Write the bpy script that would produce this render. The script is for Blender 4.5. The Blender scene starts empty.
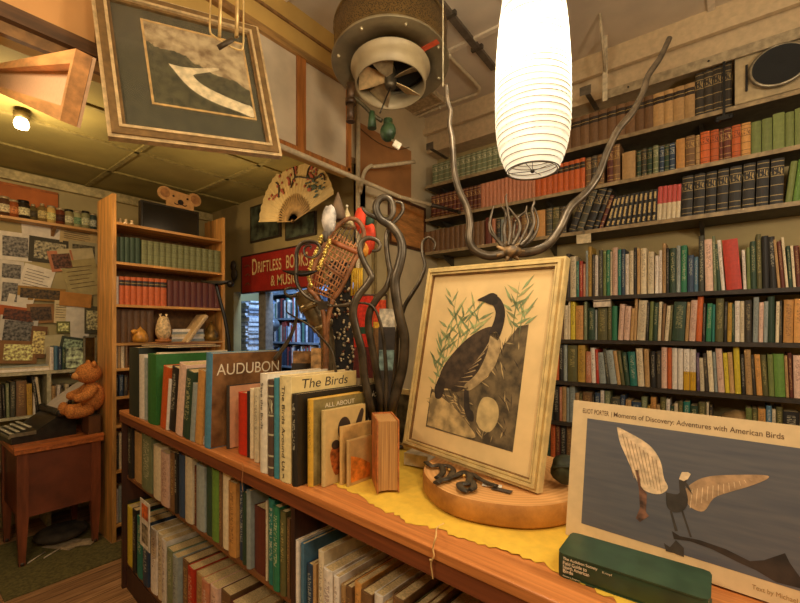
import bpy, math, random
from mathutils import Vector, Matrix
random.seed(7)
S = bpy.context.scene
COL = S.collection
R = math.radians
# ------------------------------------------------------------------ camera
FPX, YAW, HZ, EYE = 416.0, R(38.4), 329.0, 1.5
cd = bpy.data.cameras.new('camera'); cam = bpy.data.objects.new('camera', cd); COL.objects.link(cam)
cam.location = (0, 0, EYE); cam.rotation_euler = (R(90), 0, YAW)
cd.sensor_width = 36; cd.lens = FPX / 800 * 36; cd.shift_y = (HZ - 301.5) / 800; cd.clip_start = .05
S.camera = cam
# ------------------------------------------------------------------ light
w = bpy.data.worlds.new('world'); S.world = w; w.use_nodes = True
w.node_tree.nodes['Background'].inputs[0].default_value = (1.0, .78, .5, 1)
w.node_tree.nodes['Background'].inputs[1].default_value = .025
def lamp(name, loc, e, color, size=.12, kind='POINT', rot=(0, 0, 0)):
    l = bpy.data.lights.new(name, kind); l.energy = e; l.color = color
    if kind == 'AREA': l.size = size
    else: l.shadow_soft_size = size
    if kind == 'SPOT': l.spot_size = R(110); l.spot_blend = .6
    o = bpy.data.objects.new(name, l); o.location = loc; o.rotation_euler = rot; COL.objects.link(o); return o
WARM = (1.0, .70, .38)
lamp('room_light', (.45, .15, 2.35), 40, (1, .84, .60), .15)  # unseen room lights off frame, set low to light evenly
lamp('room_light', (-.8, -.5, 2.3), 42, (1, .82, .57), .15)
lamp('room_light', (1.0, 1.3, 2.2), 36, (1, .86, .66), .12)
lamp('room_light', (-.5, .9, 2.35), 16, (1, .86, .64), .1)  # unseen light added above the counter, no bulb there
lamp('room_light', (-2.95, .45, 2.45), 19, WARM, .05)
lamp('room_light', (-2.75, 1.6, 2.3), 4, WARM, .08)  # added light before the far wall, without a bulb
lamp('back_room_daylight', (-3.1, 2.42, 2.5), 42, (.35, .58, 1.0), .25, 'AREA', (R(35), 0, 0))
S.view_settings.view_transform = 'Standard'; S.view_settings.look = 'None'; S.view_settings.gamma = 1
S.view_settings.use_curve_mapping = False; S.view_settings.exposure = 0.0
S.cycles.use_denoising = True
LANTERN_GLOW = .2
# ------------------------------------------------------------------ measuring helpers
FW = Vector((-math.sin(YAW), math.cos(YAW), 0)); RT = Vector((math.cos(YAW), math.sin(YAW), 0)); UP = Vector((0, 0, 1))
EYEP = Vector((0, 0, EYE))
def ray(u, v): return FW + RT * ((u - 400) / FPX) + UP * ((HZ - v) / FPX)
def atD(u, v, d): return EYEP + ray(u, v) * d
def atX(u, v, x): r = ray(u, v); return EYEP + r * (x / r.x)
def atY(u, v, y): r = ray(u, v); return EYEP + r * (y / r.y)
def atZ(u, v, z): r = ray(u, v); return EYEP + r * ((z - EYE) / r.z)
class Frame:
    """a vertical plane: o origin, ang direction of e (left to right as seen); into the plane is +n"""
    def __init__(s, o, deg):
        s.o = Vector((o[0], o[1], 0)); s.t = R(deg)
        s.e = Vector((math.cos(s.t), math.sin(s.t), 0)); s.n = Vector((-math.sin(s.t), math.cos(s.t), 0))
    def hit(s, u, b=0):
        r = ray(u, HZ); k = (s.o + s.n * b).dot(s.n) / r.dot(s.n); return r * k, k
    def a(s, u, b=0): p, k = s.hit(u, b); return (p - s.o).dot(s.e)
    def d(s, u, b=0): return s.hit(u, b)[1]
    def z(s, u, v, b=0): return EYE + (HZ - v) / FPX * s.d(u, b)
    def P(s, a, b, z): p = s.o + s.e * a + s.n * b; return Vector((p.x, p.y, z))
# ------------------------------------------------------------------ materials
def lin(c):
    return tuple(((x / 255) / 12.92 if x / 255 <= .04045 else ((x / 255 + .055) / 1.055) ** 2.4) for x in c[:3]) + (1,)
MC = {}
class NT:
    def __init__(s, name, rough, metal=0):
        s.m = bpy.data.materials.new(name); s.m.use_nodes = True; s.t = s.m.node_tree; s.b = s.t.nodes['Principled BSDF']
        s.b.inputs['Roughness'].default_value = rough; s.b.inputs['Metallic'].default_value = metal
    def n(s, typ, **kw):
        x = s.t.nodes.new(typ)
        for k, v in kw.items(): setattr(x, k, v)
        return x
    def l(s, a, b): s.t.links.new(a, b)
    def math(s, op, a, b=None, c=None):
        x = s.n('ShaderNodeMath', operation=op)
        for i, v in enumerate((a, b, c)):
            if v is None: continue
            if isinstance(v, (int, float)): x.inputs[i].default_value = v
            else: s.l(v, x.inputs[i])
        return x.outputs[0]
    def mix(s, f, a, b):
        x = s.n('ShaderNodeMix', data_type='RGBA')
        for sock, v in ((x.inputs['Factor'], f), (x.inputs[6], a), (x.inputs[7], b)):
            if isinstance(v, (int, float)): sock.default_value = v
            elif isinstance(v, tuple): sock.default_value = v
            else: s.l(v, sock)
        return x.outputs[2]
    def noise(s, scale, vec=None, detail=3, rough=.5):
        x = s.n('ShaderNodeTexNoise'); x.inputs['Scale'].default_value = scale; x.inputs['Detail'].default_value = detail
        x.inputs['Roughness'].default_value = rough
        if vec is not None: s.l(vec, x.inputs['Vector'])
        return x.outputs[0]
    def ramp(s, f, a, b, lo=.35, hi=.65):
        x = s.n('ShaderNodeMapRange'); s.l(f, x.inputs[0]); x.inputs[1].default_value = lo; x.inputs[2].default_value = hi
        return s.mix(x.outputs[0], a, b)
    def mapped(s, sc, coord='Object', rot=(0, 0, 0)):
        c = s.n('ShaderNodeTexCoord'); m = s.n('ShaderNodeMapping'); m.inputs['Scale'].default_value = sc; m.inputs['Rotation'].default_value = rot
        s.l(c.outputs[coord], m.inputs[0]); return m.outputs[0]
    def bump(s, h, st=.3, dist=.002):
        x = s.n('ShaderNodeBump'); x.inputs['Strength'].default_value = st; x.inputs['Distance'].default_value = dist
        s.l(h, x.inputs['Height']); s.l(x.outputs[0], s.b.inputs['Normal'])
def dk(c, k): return tuple(max(0, min(255, x * k)) for x in c)
def plain(c, rough=.6, metal=0, var=.12, scale=30, bump=0, name=None):
    k = ('p', tuple(c), rough, metal, var, scale, bump)
    if k in MC: return MC[k]
    t = NT(name or 'paint', rough, metal); v = t.mapped((1, 1, 1)); n = t.noise(scale, v, 4)
    t.l(t.ramp(n, lin(dk(c, 1 - var)), lin(dk(c, 1 + var))), t.b.inputs['Base Color'])
    if bump: t.bump(n, bump, .003)
    MC[k] = t.m; return t.m
def wood(c, c2=None, sc=(2, 30, 30), rough=.5, ring=0, name='wood'):
    k = ('w', tuple(c), c2, sc, rough, ring)
    if k in MC: return MC[k]
    t = NT(name, rough); v = t.mapped(sc); n = t.noise(1.6, v, 6, .6)
    t.l(t.ramp(n, lin(c2 or dk(c, .68)), lin(dk(c, 1.15)), .3, .7), t.b.inputs['Base Color']); t.bump(n, .15, .002)
    MC[k] = t.m; return t.m
def emis(c, e, name='glow'):
    t = NT(name, .6); t.b.inputs['Base Color'].default_value = lin(c); t.b.inputs['Emission Color'].default_value = lin(c)
    t.b.inputs['Emission Strength'].default_value = e; return t.m
def cover(c, ink, mode='t'):
    """book cover: mode t lettered spine, n plain, l leather with gilt bands, s set with dark label, o ornate, 2 two-tone"""
    k = ('c', tuple(c), tuple(ink), mode)
    if k in MC: return MC[k]
    t = NT('book_cover', .55); uv = t.n('ShaderNodeUVMap'); sp = t.n('ShaderNodeSeparateXYZ'); t.l(uv.outputs[0], sp.inputs[0])
    u, v = sp.outputs[0], sp.outputs[1]; oi = t.n('ShaderNodeObjectInfo'); rnd = oi.outputs['Random']
    base = t.ramp(t.noise(60, t.mapped((1, 1, 1)), 3), lin(dk(c, .95)), lin(dk(c, 1.04)))
    vr = t.math('MULTIPLY_ADD', rnd, .3, .85)
    hs = t.n('ShaderNodeHueSaturation'); t.l(base, hs.inputs['Color']); t.l(vr, hs.inputs['Value']); base = hs.outputs[0]
    def band(lo, hi): return t.math('MULTIPLY', t.math('GREATER_THAN', v, lo), t.math('LESS_THAN', v, hi))
    cx = t.n('ShaderNodeCombineXYZ')
    if mode in 't2':
        t.l(t.math('MULTIPLY', u, 3.6), cx.inputs[0]); t.l(t.math('MULTIPLY', v, 44), cx.inputs[1]); t.l(t.math('MULTIPLY', rnd, 90), cx.inputs[2])
        n = t.noise(1.3, cx.outputs[0], 1)
        lo = t.math('MULTIPLY_ADD', rnd, .3, .15)
        f = t.math('MULTIPLY', t.math('GREATER_THAN', n, .53), t.math('MULTIPLY', t.math('GREATER_THAN', v, lo), t.math('LESS_THAN', v, .9)))
        f = t.math('MULTIPLY', f, t.math('LESS_THAN', t.math('ABSOLUTE', t.math('SUBTRACT', u, .5)), .27))
        if mode == '2':
            base = t.mix(band(0, .45), base, lin(ink)); ink = (40, 30, 30)
        base = t.mix(t.math('MULTIPLY', f, .5), base, lin(ink))
    elif mode == 'l':
        for y in (.08, .2, .42, .62, .82, .93): base = t.mix(t.math('MULTIPLY', band(y, y + .018), .8), base, lin(ink))
        n = t.noise(9, uv.outputs[0], 1)
        base = t.mix(t.math('MULTIPLY', t.math('GREATER_THAN', n, .55), band(.65, .8)), base, lin(ink))
    elif mode == 's':
        base = t.mix(band(.68, .88), base, lin(ink)); base = t.mix(band(.77, .785), base, lin((190, 160, 90)))
    elif mode == 'r':
        base = t.mix(band(.5, 1.1), base, lin(ink))
    elif mode == 'o':
        for y0, y1 in ((.06, .2), (.3, .62), (.72, .93)):
            w_ = t.math('SUBTRACT', 1, t.math('MULTIPLY', t.math('ABSOLUTE', t.math('SUBTRACT', u, .5)), 2.4))
            base = t.mix(t.math('MULTIPLY', band(y0, y1), t.math('GREATER_THAN', w_, t.noise(14, uv.outputs[0], 2))), base, lin(ink))
    t.l(base, t.b.inputs['Base Color']); MC[k] = t.m; return t.m
PAGES = None
# ------------------------------------------------------------------ mesh builder
class MB:
    def __init__(s): s.v = []; s.f = []; s.m = []; s.uv = {}; s.smooth = set()
    def add(s, vs, fs, mi=0, smooth=False):
        o = len(s.v); s.v += [Vector(p) for p in vs]
        for f in fs:
            if smooth: s.smooth.add(len(s.f))
            s.f.append(tuple(i + o for i in f)); s.m.append(mi)
        return s
    def box(s, x0, x1, y0, y1, z0, z1, mi=0, M=None):
        vs = [Vector(p) for p in ((x0, y0, z0), (x1, y0, z0), (x1, y1, z0), (x0, y1, z0), (x0, y0, z1), (x1, y0, z1), (x1, y1, z1), (x0, y1, z1))]
        if M: vs = [M @ p for p in vs]
        return s.add(vs, [(0, 3, 2, 1), (4, 5, 6, 7), (0, 1, 5, 4), (1, 2, 6, 5), (2, 3, 7, 6), (3, 0, 4, 7)], mi)
    def prism(s, pts, ex, ey, o, depth, mi=0, off=0):
        """pts 2-D outline on axes ex, ey at o; extruded along ex x ey by depth"""
        ex = Vector(ex); ey = Vector(ey); nz = ex.cross(ey).normalized(); o = Vector(o) + nz * off
        a = [o + ex * p[0] + ey * p[1] for p in pts]; b = [p + nz * depth for p in a]; n = len(pts)
        return s.add(a + b, [tuple(range(n))[::-1], tuple(range(n, 2 * n))] + [(i, (i + 1) % n, n + (i + 1) % n, n + i) for i in range(n)], mi)
    def tube(s, pts, rad, n=8, mi=0, flat=1.0, closed=False, flat_axis=None):
        pts = [Vector(p) for p in pts]; N = len(pts)
        if isinstance(rad, (int, float)): rad = [rad] * N
        vs = []; prev = None
        for i, p in enumerate(pts):
            if closed: t = pts[(i + 1) % N] - pts[i - 1]
            else: t = pts[min(i + 1, N - 1)] - pts[max(i - 1, 0)]
            t = t.normalized() if t.length > 1e-9 else Vector((0, 0, 1))
            ref = flat_axis or prev or (Vector((0, 0, 1)) if abs(t.z) < .9 else Vector((1, 0, 0)))
            a = (ref - t * ref.dot(t)).normalized() if (ref - t * ref.dot(t)).length > 1e-5 else t.orthogonal().normalized()
            b = t.cross(a); prev = a
            for k in range(n):
                q = 2 * math.pi * k / n; vs.append(p + a * (math.cos(q) * rad[i]) + b * (math.sin(q) * rad[i] * flat))
        fs = []
        for i in range(N if closed else N - 1):
            j = (i + 1) % N
            for k in range(n): fs.append((i * n + k, i * n + (k + 1) % n, j * n + (k + 1) % n, j * n + k))
        s.add(vs, fs, mi, True)
        if not closed:
            o = len(s.v) - len(vs); s.f += [tuple(o + k for k in range(n))[::-1], tuple(o + (N - 1) * n + k for k in range(n))]; s.m += [mi, mi]
        return s
    def lathe(s, prof, n=24, c=(0, 0, 0), mi=0, M=None, smooth=True):
        vs = []
        for r, z in prof:
            for k in range(n):
                q = 2 * math.pi * k / n; vs.append(Vector((c[0] + r * math.cos(q), c[1] + r * math.sin(q), c[2] + z)))
        if M: vs = [M @ p for p in vs]
        fs = [(i * n + k, i * n + (k + 1) % n, (i + 1) * n + (k + 1) % n, (i + 1) * n + k) for i in range(len(prof) - 1) for k in range(n)]
        return s.add(vs, fs, mi, smooth)
    def ball(s, c, r, mi=0, n=14, sc=(1, 1, 1), M=None):
        prof = [(max(1e-4, r * math.sin(math.pi * i / (n // 2))), -r * math.cos(math.pi * i / (n // 2))) for i in range(n // 2 + 1)]
        c = Vector(c); T = Matrix.Translation(c) @ (M or Matrix()) @ Matrix.Diagonal((sc[0], sc[1], sc[2], 1))
        return s.lathe(prof, n, (0, 0, 0), mi, T)
    def build(s, name, mats, parent=None, origin=None, bevel=0):
        me = bpy.data.meshes.new(name)
        o = Vector(origin) if origin is not None else Vector((0, 0, 0))
        me.from_pydata([p - o for p in s.v], [], s.f)
        for m in (mats if isinstance(mats, (list, tuple)) else [mats]): me.materials.append(m)
        for i, p in enumerate(me.polygons):
            p.material_index = s.m[i]; p.use_smooth = i in s.smooth
        if s.uv:
            ul = me.uv_layers.new(name='uv')
            for p in me.polygons:
                for j, li in enumerate(p.loop_indices): ul.data[li].uv = s.uv.get(p.index, [(-5, -5)] * 8)[j]
        me.update(); ob = bpy.data.objects.new(name, me); COL.objects.link(ob)
        if parent is not None: ob.parent = parent
        elif origin is not None: ob.location = o
        if bevel:
            b = ob.modifiers.new('bevel', 'BEVEL'); b.width = bevel; b.segments = 2; b.limit_method = 'ANGLE'
        return ob
def tag(o, label=None, cat=None, group=None, kind=None):
    if label: o['label'] = label
    if cat: o['category'] = cat
    if group: o['group'] = group
    if kind: o['kind'] = kind
    return o
def thing(name, label, cat, loc=(0, 0, 0), rz=0, group=None, rot=None):
    o = bpy.data.objects.new(name, None); o.empty_display_size = .05; COL.objects.link(o)
    o.location = loc; o.rotation_euler = rot or (0, 0, rz); return tag(o, label, cat, group)
def struct(name, mb, m, **k): return tag(mb.build(name, m, **k), kind='structure')
def spline(pts, n=6):
    P = [Vector(p) for p in pts]; out = []
    for i in range(len(P) - 1):
        a, b, c, d = P[max(i - 1, 0)], P[i], P[i + 1], P[min(i + 2, len(P) - 1)]
        for k in range(n):
            t = k / n
            out.append(.5 * ((2 * b) + (c - a) * t + (2 * a - 5 * b + 4 * c - d) * t * t + (3 * b - a - 3 * c + d) * t ** 3))
    return out + [P[-1]]
def pspline(pts, n=6):
    return [tuple(v)[:2] for v in spline([(x, y, 0) for x, y in pts], n)]
def text(name, body, o, ex, ey, width, mat, parent, height=None, bold=0.0, shear=0.0, align='L'):
    """flat lettering as mesh; o lower left corner, ex/ey unit axes, scaled to width (and height)"""
    c = bpy.data.curves.new(name, 'FONT'); c.body = body; c.size = 1; c.offset = bold; c.shear = shear; c.extrude = .0
    t = bpy.data.objects.new(name, c); COL.objects.link(t); bpy.context.view_layer.update()
    me = bpy.data.meshes.new_from_object(t.evaluated_get(bpy.context.evaluated_depsgraph_get()))
    COL.objects.unlink(t); bpy.data.objects.remove(t)
    xs = [v.co.x for v in me.vertices]; ys = [v.co.y for v in me.vertices]
    kx = width / (max(xs) - min(xs)); ky = height / (max(ys) - min(ys)) if height else kx
    ex = Vector(ex).normalized(); ey = Vector(ey).normalized(); o = Vector(o); x0, y0 = min(xs), min(ys)
    for v in me.vertices: v.co = o + ex * ((v.co.x - x0) * kx) + ey * ((v.co.y - y0) * ky)
    me.materials.clear(); me.materials.append(mat)
    ob = bpy.data.objects.new(name, me); COL.objects.link(ob); ob.parent = parent; me.update(); return ob
# ================================================================== STRUCTURE
XL, XB, XS = -4.3, -1.95, -2.10          # left wall, bulkhead, side wall
YB, YP = 3.2, 2.2                         # back wall, partition with the shop sign
ZR, ZL = 3.35, 2.72                       # ceilings
def floor_mat():
    t = NT('floor_boards', .55); v = t.mapped((1, 1, 1)); sp = t.n('ShaderNodeSeparateXYZ'); t.l(v, sp.inputs[0])
    x = t.math('MULTIPLY', sp.outputs[0], 1 / .09); seam = t.math('LESS_THAN', t.math('FRACT', x), .05)
    cell = t.math('FLOOR', x); wn = t.n('ShaderNodeTexWhiteNoise', noise_dimensions='1D'); t.l(cell, wn.inputs['W'])
    g = t.noise(2.5, t.mapped((30, 2, 1)), 5)
    base = t.ramp(g, lin((118, 80, 48)), lin((190, 145, 98)), .25, .75)
    hs = t.n('ShaderNodeHueSaturation'); t.l(base, hs.inputs['Color']); t.l(t.math('MULTIPLY_ADD', wn.outputs[0], .4, .8), hs.inputs['Value'])
    t.l(t.mix(seam, hs.outputs[0], lin((50, 34, 20))), t.b.inputs['Base Color']); return t.m
struct('floor', MB().box(-4.5, 3.2, -2.2, 5.2, -.1, 0), floor_mat())
wall_m = plain((176, 156, 108), .85, var=.06, scale=3)
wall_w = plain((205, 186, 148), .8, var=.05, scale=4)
must = plain((196, 158, 84), .8, var=.06, scale=3)
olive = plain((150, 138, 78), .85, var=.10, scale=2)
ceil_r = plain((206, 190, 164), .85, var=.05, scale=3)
struct('wall_left', MB().box(XL - .1, XL, -2.2, 5.2, 0, ZR), plain((176, 160, 112), .85, var=.07, scale=3))
struct('wall_back', MB().box(XS, 3.2, YB, YB + .1, 0, ZR), wall_m)
struct('wall_right', MB().box(3.1, 3.2, -2.2, YB, 0, ZR), wall_m)
struct('wall_front', MB().box(-4.4, 3.2, -2.3, -2.2, 0, ZR), wall_m)
struct('ceiling', MB().box(XB, 3.2, -2.2, YB + .1, ZR, ZR + .1).box(XS - .08, XB, 1.9, YB + .1, ZR, ZR + .1), ceil_r)
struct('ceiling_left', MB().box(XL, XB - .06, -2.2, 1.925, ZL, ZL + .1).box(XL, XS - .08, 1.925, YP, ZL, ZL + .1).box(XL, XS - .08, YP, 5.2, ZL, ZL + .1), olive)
struct('wall_bulkhead', MB().box(XB - .06, XB, -2.2, 1.925, 2.5, ZR), must)
# side wall in the corner beyond the partition, and the partition with a doorway to the back room
struct('wall_side', MB().box(XS - .08, XS, YP, YB + .1, 0, ZR).box(XS - .08, XS, 1.925, YP, ZL, ZR).box(XS, XB, 1.925, 1.95, ZL, ZR), wall_w)
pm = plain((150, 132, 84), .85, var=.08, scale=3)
XD0, XD1, ZD = -3.84, XS - .08, 1.86
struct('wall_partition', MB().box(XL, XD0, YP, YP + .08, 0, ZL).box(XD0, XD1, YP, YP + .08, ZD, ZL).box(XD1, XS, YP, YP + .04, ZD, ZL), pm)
struct('door_frame', MB().box(-3.44, -3.33, YP + .02, YP + .1, 0, ZD), plain((120, 118, 112), .6))
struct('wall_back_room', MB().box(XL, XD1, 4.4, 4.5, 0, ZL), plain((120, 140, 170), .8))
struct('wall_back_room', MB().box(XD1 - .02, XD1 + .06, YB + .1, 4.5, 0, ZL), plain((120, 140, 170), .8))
# ceiling battens and cornice
cb = plain((226, 210, 182), .8, var=.04)
b = MB()
for y in (-.6, .45, 1.4, 2.35): b.box(XB, 3.1, y, y + .035, ZR - .015, ZR)
for x in (-1.0, -.1, .8, 1.7): b.box(x, x + .035, -2.2, YB, ZR - .015, ZR)
struct('trim_1', b, cb)
struct('trim_2', MB().box(XS, 3.1, 3.0, YB, 3.22, ZR).box(XS, 3.1, 2.97, 3.0, 3.19, 3.24).box(XS, 3.1, 3.03, YB, 3.05, 3.22), plain((205, 180, 140), .8, var=.04))
b = MB()
for x in (-3.75, -3.2, -2.75, -2.3): b.box(x, x + .03, -2.2, 2.2, ZL - .012, ZL)
for y in (.2, 1.1, 1.75): b.box(XL, XB - .07, y, y + .03, ZL - .012, ZL)
struct('trim_3', b, plain((144, 132, 78), .85))
struct('trim_4', MB().box(XL, XL + .05, -2.2, YP, ZL - .09, ZL - .02), plain((186, 172, 124), .8))
struct('trim_5', MB().box(XB, XB + .03, -2.2, 1.925, 3.06, 3.10).box(XB, XB + .012, -2.2, 1.925, 3.22, 3.235).box(XB, XB + .025, -2.2, 1.925, 2.5, 2.54), plain((134, 96, 52), .6))

# ================================================================== BOOKS
PAL = {  # key: (rgb, ink, words)
 'k': ((34, 30, 26), (200, 190, 160), 'black'), 'd': ((58, 50, 40), (190, 170, 120), 'dark brown'), 'D': ((70, 68, 54), (200, 190, 150), 'dark grey'),
 'w': ((232, 220, 204), (120, 60, 50), 'white'), 'c': ((222, 204, 168), (90, 60, 40), 'cream'), 't': ((190, 150, 96), (90, 55, 30), 'tan'),
 'p': ((220, 182, 158), (120, 50, 50), 'pale pink'), 'P': ((198, 128, 92), (240, 220, 200), 'salmon pink'), 'r': ((186, 52, 28), (235, 200, 150), 'red'),
 'm': ((98, 44, 30), (210, 170, 100), 'maroon'), 'o': ((200, 96, 40), (60, 30, 20), 'orange'), 'O': ((206, 148, 78), (80, 45, 25), 'light orange'),
 'b': ((122, 88, 54), (200, 160, 90), 'brown'), 'B': ((48, 66, 90), (210, 210, 190), 'navy blue'), 'u': ((80, 118, 140), (230, 220, 200), 'blue'),
 'a': ((150, 158, 152), (60, 60, 60), 'grey blue'), 'g': ((44, 68, 48), (210, 200, 140), 'dark green'), 'G': ((44, 122, 84), (220, 220, 170), 'bright green'),
 'e': ((116, 126, 66), (60, 60, 40), 'light green'), 'l': ((104, 142, 58), (225, 230, 180), 'leaf green'), 'T': ((38, 118, 104), (220, 215, 180), 'teal'),
 'y': ((214, 190, 52), (90, 60, 20), 'yellow'), 'Y': ((190, 148, 56), (70, 45, 20), 'mustard'), 'v': ((92, 88, 48), (200, 180, 110), 'olive'),
 'V': ((86, 66, 96), (220, 200, 200), 'purple'), 'f': ((120, 128, 92), (220, 210, 170), 'grey green'), 'i': ((124, 128, 84), (90, 90, 60), 'pale olive')}
page_m = plain((206, 178, 126), .8, var=.10, scale=200)
MESHN = [0]
def book_mb(w_, h, d, mi_c=0, mi_p=1):
    """spine on y=0 facing -y, x 0..w, z 0..h, fore-edge at y=d: U shaped cover and a page block"""
    m = MB(); t = min(.0028, w_ * .18); bul = min(.006, w_ * .22); n = 5
    outer = [(0, d)] + [(w_ * i / n, bul - bul * math.sin(math.pi * i / n)) for i in range(n + 1)] + [(w_, d)]
    inner = [(w_ - t, d), (w_ - t, bul + t)] + [(t, bul + t), (t, d)]
    poly = outer + inner; N = len(poly)
    vs = [(x, y, 0) for x, y in poly] + [(x, y, h) for x, y in poly]
    m.add(vs, [(i, (i + 1) % N, N + (i + 1) % N, N + i) for i in range(N)], mi_c)
    for i in range(1, n + 1):
        u0, u1 = (i - 1) / n, i / n; m.uv[i] = [(u0, 0), (u1, 0), (u1, 1), (u0, 1)]
    # top and bottom rims as quads
    def rim(z, flip):
        o = len(m.v); q = [(0, bul + t, z), (t, bul + t, z), (t, d, z), (0, d, z), (w_ - t, bul + t, z), (w_, bul + t, z), (w_, d, z), (w_ - t, d, z)]
        m.add(q, [(0, 1, 2, 3), (4, 5, 6, 7)] if not flip else [(3, 2, 1, 0), (7, 6, 5, 4)], mi_c)
        q = [(x, y, z) for x, y in outer[1:-1]] + [(w_, bul + t, z), (0, bul + t, z)]; f = tuple(range(len(q)))
        m.add(q, [f if not flip else f[::-1]], mi_c)
    rim(h, False); rim(0, True)
    if not m.uv: m.uv[0] = [(-5, -5)] * 4
    k = .003; m.box(t, w_ - t, bul + t, d - .004, k, h - k, mi_p)
    return m
USED = {}
ORD = 'first second third fourth fifth sixth seventh eighth ninth tenth eleventh twelfth thirteenth fourteenth fifteenth sixteenth seventeenth eighteenth nineteenth twentieth'.split()
ORD += ['twenty-' + x for x in ORD[:9]] + ['thirtieth'] + ['thirty-' + x for x in ORD[:9]] + ['fortieth'] + ['forty-' + x for x in ORD[:9]] + ['fiftieth'] + ['fifty-' + x for x in ORD[:9]] + ['sixtieth'] + ['sixty-' + x for x in ORD[:9]]
def words(k): return PAL[k][2]
MASS = {'mb': MB(), 'mats': []}
def row(fr, z, spec, where, group, depth=.14, b=0.0, sets=None, parts=False, jit=0.004, amin=-99, mass=()):
    """spec: (u0, u1, height px, colour key, mode, lean deg[, extra])"""
    n = len(spec); made = []; px1 = amin
    for i, s in enumerate(spec):
        u0, u1, hp, key, mode, lean = s[:6]; key_set = s[6] if len(s) > 6 else None
        a0, a1 = fr.a(u0, b), fr.a(u1, b); a0 = max(a0, px1)
        if a1 - a0 < .005: a1 = a0 + .005
        px1 = a1 + .0006
        um = (u0 + u1) / 2; h = hp / FPX * fr.d(um, b); w_ = (a1 - a0) * math.cos(R(lean)) - .0012
        w_ = max(w_, .004)
        c, ink, _ = PAL[key]
        if mode[0] == 's': ink = (48, 34, 24)
        if mode[0] == 'o': ink = (205, 178, 120)
        if mode[0] == '2': ink = (208, 160, 30)
        if mode[0] == 'r': ink = (200, 84, 76)
        if mode[0] == 'l' and key in 'kdDgv': ink = (176, 150, 96)
        dd = depth * random.uniform(.9, 1.1) if not key_set else depth
        bb = b + (random.uniform(0, jit) if not key_set else 0)
        m = book_mb(w_, h, dd); th = R(lean); lx = Matrix.Rotation(th, 3, 'Y') @ Vector((w_, 0, 0))
        a = (a1 - lx.x) if lean > 0 else a0; zz = z + (-lx.z if lean > 0 else 0) + .0008
        cm = cover(c, ink, mode[0]); name = 'book'
        if mass is True or key_set in mass:
            mt = MASS['mats']; [mt.append(q) for q in (cm, page_m) if q not in mt]; T_ = Matrix.Translation(fr.P(a, bb, zz)) @ Matrix.Rotation(fr.t, 4, 'Z') @ Matrix.Rotation(th, 4, 'Y')
            G_ = MASS['mb']; o_ = len(G_.f); G_.add([T_ @ v for v in m.v], m.f); G_.m[o_:] = [mt.index(page_m) if q else mt.index(cm) for q in m.m]
            for j_, q in m.uv.items(): G_.uv[o_ + j_] = q
            made.append((None, key, hp, u1 - u0, 'mass', h, w_, dd)); continue
        if parts:
            m1 = MB(); 
            t = thing(name, None, 'book', fr.P(a, bb, zz), rot=(0, th, fr.t))
            idx = [j for j, q in enumerate(m.m) if q == 0]; m1.v = m.v; m1.f = [m.f[j] for j in idx]; m1.m = [0] * len(idx)
            m1.uv = {jj: m.uv[j] for jj, j in enumerate(idx) if j in m.uv}
            m1.build('cover', cm, t)
            MB().box(min(.0028, w_ * .18), w_ - min(.0028, w_ * .18), .008, dd - .004, .003, h - .003).build('page_block', page_m, t); o = t
        else:
            o = m.build(name, [cm, page_m]); o.location = fr.P(a, bb, zz); o.rotation_euler = (0, th, fr.t)
        tag(o, None, 'book'); made.append((o, key, hp, u1 - u0, key_set, h, w_, dd))
        if key_set: o['label'] = key_set; o['group'] = key_set
        else: o['group'] = group
    # labels by look and neighbours
    singles = [j for j, q in enumerate(made) if not q[4]]
    if singles:
        sz = sorted(made[j][3] for j in singles); lo, hi = sz[len(sz) // 4], sz[-max(1, len(sz) // 6)]
        hs = sorted(made[j][2] for j in singles); hh = hs[-max(1, len(hs) // 6)]
        def desc(j):
            q = made[j]; return ('thin ' if q[3] <= lo else 'thick ' if q[3] >= hi else '') + ('tall ' if q[2] >= hh else '') + words(q[1])
        cnt = {}
        for j in singles: cnt.setdefault(desc(j), []).append(j)
        anchors = [v[0] for k, v in cnt.items() if len(v) == 1]
        for j in singles:
            D_ = desc(j); L = words(made[j - 1][1]) if j else None; Rr = words(made[j + 1][1]) if j < n - 1 else None
            if len(cnt[D_]) == 1 and sum(words(made[q][1]) == words(made[j][1]) for q in singles) == 1: lab = f'{D_} book on the {where}'
            elif L and Rr: lab = f'{D_} book between {L} and {Rr} ones, {where}'
            else: lab = f'{D_} book at the {"right" if L else "left"} end of the {where}'
            if lab in USED or len(lab.split()) > 16:
                if anchors:
                    an = min(anchors, key=lambda q: abs(q - j)); k = abs(an - j)
                    lab = f'{D_} book, {ORD[k - 1]} {"right" if j > an else "left"} of the {desc(an)} one, {where}' if k else lab
                if lab in USED or len(lab.split()) > 16: lab = f'{words(made[j][1])} book, {ORD[j]} from the left on the {where}'
            USED[lab] = 1; made[j][0]['label'] = lab
    return made
def seq(u0, u1, n, h0, h1, key, mode, lean=0, st=None):
    out = []
    for i in range(n):
        k = key[i % len(key)]
        out.append((u0 + (u1 - u0) * i / n, u0 + (u1 - u0) * (i + 1) / n, h0 + (h1 - h0) * i / max(1, n - 1), k, mode, lean) + ((st,) if st else ()))
    return out
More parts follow.
